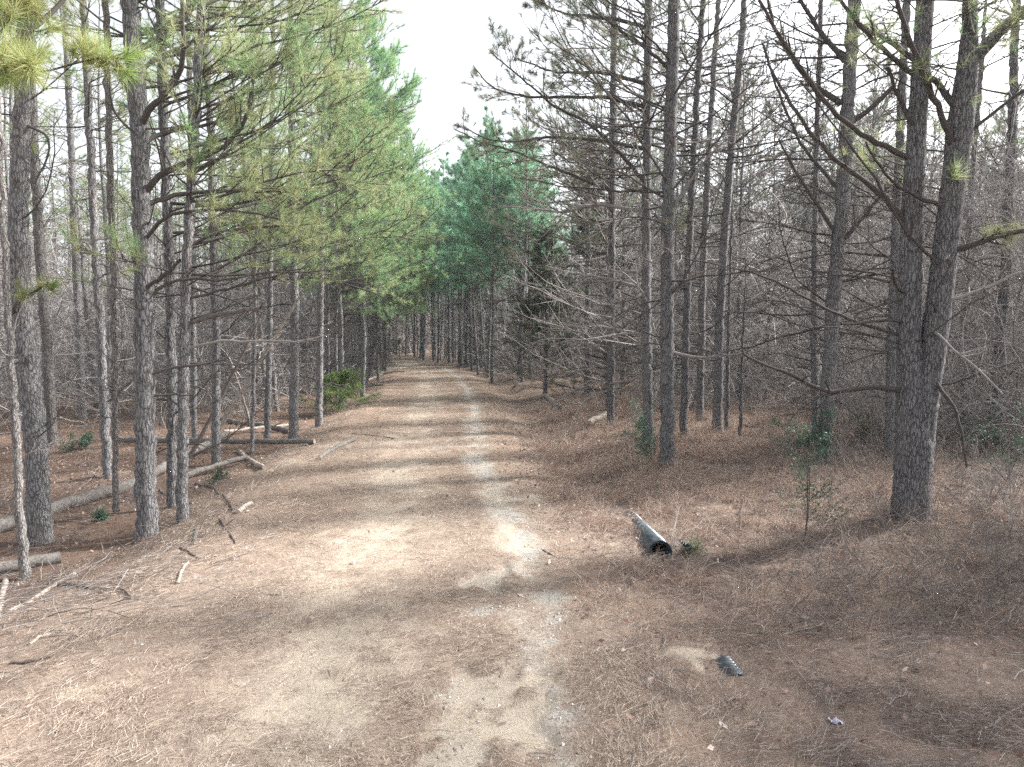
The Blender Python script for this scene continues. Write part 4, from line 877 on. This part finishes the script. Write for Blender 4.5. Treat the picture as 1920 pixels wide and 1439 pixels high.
ST = [((15, 1150), (140, 1078), 7, 6, 'log_pale', 'long pale branch on the ground at the left edge, lower half', 5), ((135, 1080), (218, 1042), 6, 3, 'log', 'forked grey branch tip pointing at the straight grey pine', 5),
      ((-5, 1165), (12, 1085), 10, 8, 'log_pale', 'stout pale stick standing out at the left edge below the sawn log', 1), ((92, 1096), (190, 1104), 5, 6, 'log', 'crooked dark stick on the straw, left part', 2), ((188, 1104), (248, 1124), 6, 4, 'log_dark', 'dark end of the crooked stick on the straw', 0),
      ((333, 1096), (353, 1057), 6, 5, 'log_pale', 'short pale stick lying alone left of the road', 0), ((338, 1028), (372, 1048), 4, 3, 'log_dark', 'short dark twig in front of the straight grey pine', 0), ((372, 1048), (408, 1044), 4, 3, 'log_pale', 'short pale twig in front of the straight grey pine', 0),
      ((446, 964), (471, 947), 9, 8, 'log_pale', 'chunky pale piece of wood on the left verge', 0), ((368, 908), (438, 962), 5, 4, 'log_dark', 'long dark stick sloping down to the left verge', 1), ((412, 975), (442, 1022), 5, 4, 'log_dark', 'dark stick right of the close pair of pines', 1),
      ((368, 1022), (372, 990), 8, 6, 'log', 'broken stub standing in the straw right of the straight grey pine', 0), ((118, 950), (178, 893), 4, 3, 'log_dark', 'thin dark stick leaning over the long fallen log', 0), ((300, 920), (362, 945), 4, 3, 'log', 'grey stick crossing behind the straight grey pine', 1),
      ((55, 1210), (92, 1190), 5, 5, 'log_pale', 'small pale stick in the brush heap at the left edge', 0), ((20, 1245), (95, 1233), 6, 5, 'log_dark', 'dark stick in the brush heap at the left edge', 1), ((500, 1117), (550, 1120), 3, 2, 'log_dark', 'curved dark twig on the middle of the road', 0),
      ((660, 814), (740, 824), 2, 2, 'log_dark', 'thin dark branch lying on the road before the bend', 1), ((700, 705), (760, 698), 3, 2, 'log_dark', 'dark branch lying across the road edge near the bend', 1), ((1018, 1033), (1045, 1047), 4, 3, 'log', 'reddish stick on the verge left of the black pipe', 0),
      ((1468, 1190), (1545, 1170), 3, 3, 'log_pale', 'straight pale stick on the straw of the right verge', 1), ((1845, 1368), (1925, 1318), 4, 3, 'log_pale', 'pale stick at the lower right edge', 1), ((1560, 970), (1592, 977), 4, 3, 'log_pale', 'pale stick left of the foot of the forked pine', 0),
      ((1630, 975), (1660, 978), 3, 3, 'log_pale', 'thin pale stick touching the foot of the forked pine', 0), ((1775, 915), (1830, 962), 5, 4, 'log_dark', 'dark dead stick right of the foot of the forked pine', 2), ((0, 1418), (55, 1388), 3, 2, 'log_dark', 'dark twig at the lower left edge', 0),
      ((1090, 745), (1102, 768), 3, 2, 'log', 'thin stick upright on the right bank', 0), ((1530, 905), (1640, 812), 4, 2, 'log', 'thin reddish dead stem slanting up behind the leafed sapling', 2)]
for i, (a, b_, w0, w1, mt, lb, st) in enumerate(ST): log('fallen_stick', a, b_, w0, w1, mt, lb, 'stick', 40 + i, .03, stubs=st)

# ------------------------------------------------------------------ black corrugated pipe
def corrugated(name, A, B, rad, label, cat, arc=(0, 2 * math.pi), pitch=.052, seg_n=36, tilt=None):
    A, B = np.array(A), np.array(B); ax = norm(B - A); L = np.linalg.norm(B - A); U = norm(np.cross(ax, [0, 0, 1])); V = np.cross(U, ax)
    n = int(L / pitch) * 6 + 1; s = np.linspace(0, L, n); rr = rad * (1 + .11 * np.clip(1.6 * np.sin(2 * np.pi * s / pitch), -1, 1)); th = np.linspace(arc[0], arc[1], seg_n + 1)
    def shell(r): return (s[:, None, None] * ax + r[:, None, None] * (np.cos(th)[None, :, None] * U + np.sin(th)[None, :, None] * V))
    mb = MB(); o_, i_ = shell(rr), shell(rr - rad * .06); t = grid_tris(seg_n + 1, n); mb.add(o_, t); mb.add(i_, t[:, ::-1])
    for e in (0, -1):
        v = np.stack([o_[e], i_[e]], 0); q = grid_tris(seg_n + 1, 2); mb.add(v, q)
    for c in (0, -1):
        v = np.stack([o_[:, c], i_[:, c]], 0); mb.add(v, grid_tris(n, 2))
    o = mb.build(name, M['plastic']); o.location = A; return tag(o, label, cat)
a, b_ = GP(1180, 962), GP(1238, 1046)
corrugated('culvert_pipe', a + [0, 0, -.12], b_ + [0, 0, .07], .145, 'black corrugated drain pipe half buried in dry grass, open end towards the road', 'pipe')
c0 = GP(1272, 1046); corrugated('pipe_fragment', c0 + [.0, .16, .04], c0 + [.06, .0, .04], .15, 'torn off black pipe end standing beside the open pipe mouth', 'pipe', (2.0, 4.4))
c0 = GP(1357, 1236); c1 = GP(1383, 1268); corrugated('buried_pipe', c0 + [0, 0, -.07], c1 + [0, 0, -.065], .10, 'small strip of buried black ribbed pipe showing through the sand', 'pipe', pitch=.05)
c0 = GP(1567, 1356); mb = MB(); rg = np.random.default_rng(5); u, v = np.meshgrid(np.linspace(-.05, .05, 9), np.linspace(-.03, .03, 6)); zz = .02 + .012 * np.sin(u * 110) + rg.normal(scale=.004, size=u.shape)
mb.add(np.stack([u, v, zz], -1), grid_tris(9, 6)); mb.add(np.stack([u, v, zz - .003], -1), grid_tris(9, 6)[:, ::-1]); o = mb.build('litter', M['wrapper']); o.location = c0; tag(o, 'crumpled pale blue scrap of litter on the right verge', 'litter')

# ------------------------------------------------------------------ straw, grass, leaves, stones, twigs
rg = np.random.default_rng(99)
def logy(n, y0, y1, xr=.85, side=None, x1=1.2):
    y = y0 * (y1 / y0) ** rg.random(n); x = rg.uniform(-1, 1, n) * (xr * y + x1); return x, y
def ribbons(mb, P, W, mat=0, side=None):
    """P (k,n,3) flat blades"""
    k, n, _ = P.shape; T = np.gradient(P, axis=1); s = norm(np.cross(T, rg.normal(size=(k, 1, 3)) if side is None else side)) * (np.asarray(W)[..., None] * .5)
    v = np.stack([P - s, P + s], 2); i = np.arange(k * n).reshape(k, n)[:, :-1].reshape(-1)[:, None] * 2; mb.add(v, np.concatenate([i + [0, 1, 3], i + [0, 3, 2]]), mat)
x, y = logy(430000, 3.6, 34); a = across(x, y); at = ground_attrs(x, y, a); pr = 1 - .93 * np.clip(at['bare'] * 1.25, 0, 1); pr *= .12 + .88 * smooth(-.45, .45, nz(x, y, 2.2, 8) + .5 * nz(x, y, 6, 3)); k = rg.random(len(x)) < pr
x, y, a = x[k], y[k], a[k]; n = len(x); th = nz(x, y, 1.1, 12) * 2.2 + rg.normal(scale=.75, size=n); L = rg.uniform(.09, .20, n); off = smooth(2, 3.5, np.abs(a))
z = height(x, y, a) + .012 + rg.random(n) ** 2 * (.022 + .06 * off); el = rg.normal(scale=.10 + .2 * off, size=n)
D = np.stack([np.cos(th) * np.cos(el), np.sin(th) * np.cos(el), np.abs(np.sin(el))], -1); B0 = np.stack([x, y, z], -1); wv = norm(np.cross(D, np.array([0, 0, 1.]) + rg.normal(scale=.5, size=(n, 3)))) * (.0016 * np.maximum(1, y / 7))[:, None]
mb = MB(); mb.add(np.stack([B0 - wv, B0 + wv, B0 + D * L[:, None]], 1), np.arange(n * 3).reshape(-1, 3)); V3, old = mb.v[0].reshape(-1, 3, 3), rng.random(n) < np.maximum(smooth(2.0, 3.8, a + .5 * nz(x, y, .7, 3)), .8 * smooth(3.0, 5.0, -a))
for nm_, kk in (('pine_straw', ~old), ('old_straw', old)):
    mb = MB(); mb.add(V3[kk], np.arange(int(kk.sum()) * 3)); tag(mb.build(nm_, M['straw' if nm_ == 'pine_straw' else 'old_straw'], smooth_=False), kind='stuff')
x = rg.uniform(.6, 13, 150000); y = 6.5 * (30 / 6.5) ** rg.random(150000); a = across(x, y); cl = nz(x, y, 1.5, 21) + .6 * nz(x, y, 4, 22)
k = (a > 2.3 + .4 * nz(x, y, .8, 2)) & (cl > -.1 + 1.2 * smooth(6, 11, a)) & (np.abs(x) < .85 * y) & (rg.random(len(x)) < .2 + .8 * smooth(8.5, 11.5, y)); x, y, a = x[k], y[k], a[k]; n = len(x)
th = nz(x, y, 2.0, 31) * 3 + rg.normal(scale=.9, size=n); el = rg.uniform(.15, 1.2, n); D = np.stack([np.cos(th) * np.cos(el), np.sin(th) * np.cos(el), np.sin(el)], -1)
pa, pb = GP(1180, 962)[:2], GP(1260, 1050)[:2]
def off_pipe(x, y, r=.15):
    q = np.stack([x, y], -1); d = pb - pa; t = np.clip(((q - pa) @ d) / (d @ d), 0, 1); return np.linalg.norm(q - pa - t[:, None] * d, axis=1) > r
k = off_pipe(x, y); x, y, a, D = x[k], y[k], a[k], D[k]; n = len(x)
P = grow(np.stack([x, y, height(x, y, a)], -1), D, rg.uniform(.2, .55, n), 4, -.8, .12, rg); mb = MB(); ribbons(mb, P, np.maximum(.0045, .0004 * y)[:, None] * np.array([1, .9, .7, .15])); n = 900; gx_ = rg.uniform(.8, 14, n * 4); gy_ = 7.5 * (26 / 7.5) ** rg.random(n * 4); ga = across(gx_, gy_)
k = (ga > 2.6) & off_pipe(gx_, gy_, .55) & (np.abs(gx_) < .84 * gy_) & (nz(gx_, gy_, .8, 61) > -.25) & (rg.random(n * 4) < .25 + .75 * smooth(8.5, 11, gy_)); gx_, gy_ = gx_[k][:n], gy_[k][:n]; m_ = len(gx_); q_ = 42
cx_ = np.repeat(gx_, q_) + rg.normal(scale=.07, size=m_ * q_); cy_ = np.repeat(gy_, q_) + rg.normal(scale=.07, size=m_ * q_); hh_ = np.repeat(rg.uniform(.25, .7, m_), q_) * rg.uniform(.5, 1.1, m_ * q_)
dr = np.repeat(rg.uniform(0, 6.28, m_), q_); th = dr + rg.normal(scale=1.3, size=m_ * q_); el = rg.uniform(.5, 1.45, m_ * q_)
P = grow(np.stack([cx_, cy_, height(cx_, cy_)], -1), np.stack([np.cos(th) * np.cos(el), np.sin(th) * np.cos(el), np.sin(el)], -1), hh_, 6, -1.7, .1, rg); ribbons(mb, P, np.maximum(.004, .00036 * cy_)[:, None] * np.array([1, 1, .9, .8, .6, .15]))
tag(mb.build('dry_grass', M['grass'], smooth_=False), kind='stuff')
x, y = logy(42000, 4, 45); a = across(x, y); k = (rg.random(len(x)) < np.where(a > 2.2, 1, np.where(a < -3.5, .5, .03)) * (.05 + .96 * smooth(7, 17, y))); x, y = x[k], y[k]; mb = MB(); leaves(mb, np.stack([x, y, height(x, y) + rg.uniform(.02, .06, len(x))], -1), .07, rg); tag(mb.build('leaf_litter', M['dryleaf'], smooth_=False), kind='stuff')
x, y = logy(26000, 3.8, 34, .5); a = across(x, y); at = ground_attrs(x, y, a); k = rg.random(len(x)) < np.clip(at['gravel'] * 1.1 + .05 * (np.abs(a) < 3), 0, 1); x, y = x[k], y[k]; n = len(x)
ov_ = np.array([[1, 0, 0], [-1, 0, 0], [0, 1, 0], [0, -1, 0], [0, 0, 1], [0, 0, -1]]); of = np.array([[0, 2, 4], [2, 1, 4], [1, 3, 4], [3, 0, 4], [2, 0, 5], [1, 2, 5], [3, 1, 5], [0, 3, 5]])
s = (.005 + .018 * rg.random(n) ** 3) * np.maximum(1, y / 12); v = np.stack([x, y, height(x, y) + s * .4], -1)[:, None] + ov_ * s[:, None, None] * rg.uniform(.5, 1.2, (n, 6, 1)); mb = MB(); mb.add(v, (np.arange(n)[:, None, None] * 6 + of).reshape(-1, 3)); tag(mb.build('gravel', M['stone'], smooth_=False), kind='stuff')
# fine fallen twigs everywhere off the road, arching dead stems in the right verge and heap at the left edge
n = 5200; x, y = logy(n, 4.2, 40); a = across(x, y); k = rg.random(n) < np.where(np.abs(a) > 2.8, 1, .07) * (.25 + .75 * smooth(6, 10, y)); x, y = x[k], y[k]; n = len(x); th = rg.uniform(0, 6.28, n)
P = grow(np.stack([x, y, height(x, y) + .02], -1), np.stack([np.cos(th), np.sin(th), rg.uniform(0, .25, n)], -1), rg.uniform(.15, .7, n), 5, -.15, .15, rg); mb = MB(); tubes(mb, P, rg.uniform(.002, .006, n)[:, None] * np.linspace(1, .5, 5), 3)
tag(mb.build('fallen_twigs', M['dead']), kind='stuff')
n = 14000; x = rg.uniform(2, 17, n); y = 6.5 * (26 / 6.5) ** rg.random(n); a = across(x, y); k = (x > .36 * y - .4) & (a > 3.6) & (x < .86 * y) & (nz(x, y, .9, 40) > -.5) & (rg.random(n) < smooth(.3, .62, x / y) + .2); x, y = x[k], y[k]; n = len(x); th = rg.uniform(0, 6.28, n); el = rg.uniform(.3, 1.45, n)
P = grow(np.stack([x, y, height(x, y)], -1), np.stack([np.cos(th) * np.cos(el), np.sin(th) * np.cos(el), np.sin(el)], -1), rg.uniform(.3, 1.3, n) * smooth(3, 11, y + 2), 7, -.9, .16, rg); mb = MB(); tubes(mb, P, rg.uniform(.0018, .004, n)[:, None] * np.linspace(1, .45, 7), 3)
q = sides_of(P, np.full(n, .7), 2, (.2, .5), (.4, 1.), .3, rg, .9); P2 = grow(q[0], q[1], q[2], 4, 0, .2, rg); tubes(mb, P2, np.full((len(P2), 1), .0018) * np.linspace(1, .5, 4), 3)
tag(mb.build('brush_tangle', M['brown_twig']), kind='stuff')
g = GP(60, 1150); n = 260; x = g[0] + rg.normal(scale=.9, size=n); y = g[1] + rg.normal(scale=.9, size=n); th = rg.normal(.5, .5, n); P = grow(np.stack([x, y, height(x, y) + rg.uniform(.01, .16, n)], -1), np.stack([np.cos(th), np.sin(th), rg.normal(.05, .15, n)], -1), rg.uniform(.3, 1.0, n), 6, -.3, .1, rg)
mb = MB(); tubes(mb, P, rg.uniform(.002, .007, n)[:, None] * np.linspace(1, .4, 6), 4); tag(mb.build('brush_heap', M['brown_twig']), kind='stuff')
g = GP(1262, 1030); n = 9; th = rg.normal(.6, .35, n); el = rg.uniform(.5, 1.1, n); P = grow(np.tile(g, (n, 1)) + rg.normal(scale=.05, size=(n, 3)) * [1, 1, 0], np.stack([np.cos(th) * np.cos(el), np.sin(th) * np.cos(el), np.sin(el)], -1), rg.uniform(.5, 1.0, n), 7, -.25, .06, rg); mb = MB(); tubes(mb, P - g, np.full((n, 1), .005) * np.linspace(1, .4, 7), 4)
o = mb.build('dead_weed', M['log_pale']); o.location = g; tag(o, 'dry pale weed stalks fanning out above the open pipe mouth', 'weed')

# ------------------------------------------------------------------ thin haze
hx, hy0, hy1, hz0, hz1 = 420, -70, 520, -4, 60
mb = MB(); v = [(x, y, z) for z in (hz0, hz1) for y in (hy0, hy1) for x in (-hx, hx)]
mb.add(v, [(0, 2, 3), (0, 3, 1), (4, 5, 7), (4, 7, 6), (0, 1, 5), (0, 5, 4), (2, 6, 7), (2, 7, 3), (0, 4, 6), (0, 6, 2), (1, 3, 7), (1, 7, 5)])
hm = bpy.data.materials.new('haze'); hm.use_nodes = True; ht = hm.node_tree
for nd in list(ht.nodes):
    if nd.type != 'OUTPUT_MATERIAL': ht.nodes.remove(nd)
pv = ht.nodes.new('ShaderNodeVolumePrincipled'); pv.inputs['Color'].default_value = (.86, .92, 1, 1); pv.inputs['Density'].default_value = .0006; pv.inputs['Anisotropy'].default_value = .2
ht.links.new(pv.outputs[0], [n for n in ht.nodes if n.type == 'OUTPUT_MATERIAL'][0].inputs['Volume'])
tag(mb.build('haze', hm, smooth_=False), kind='stuff')
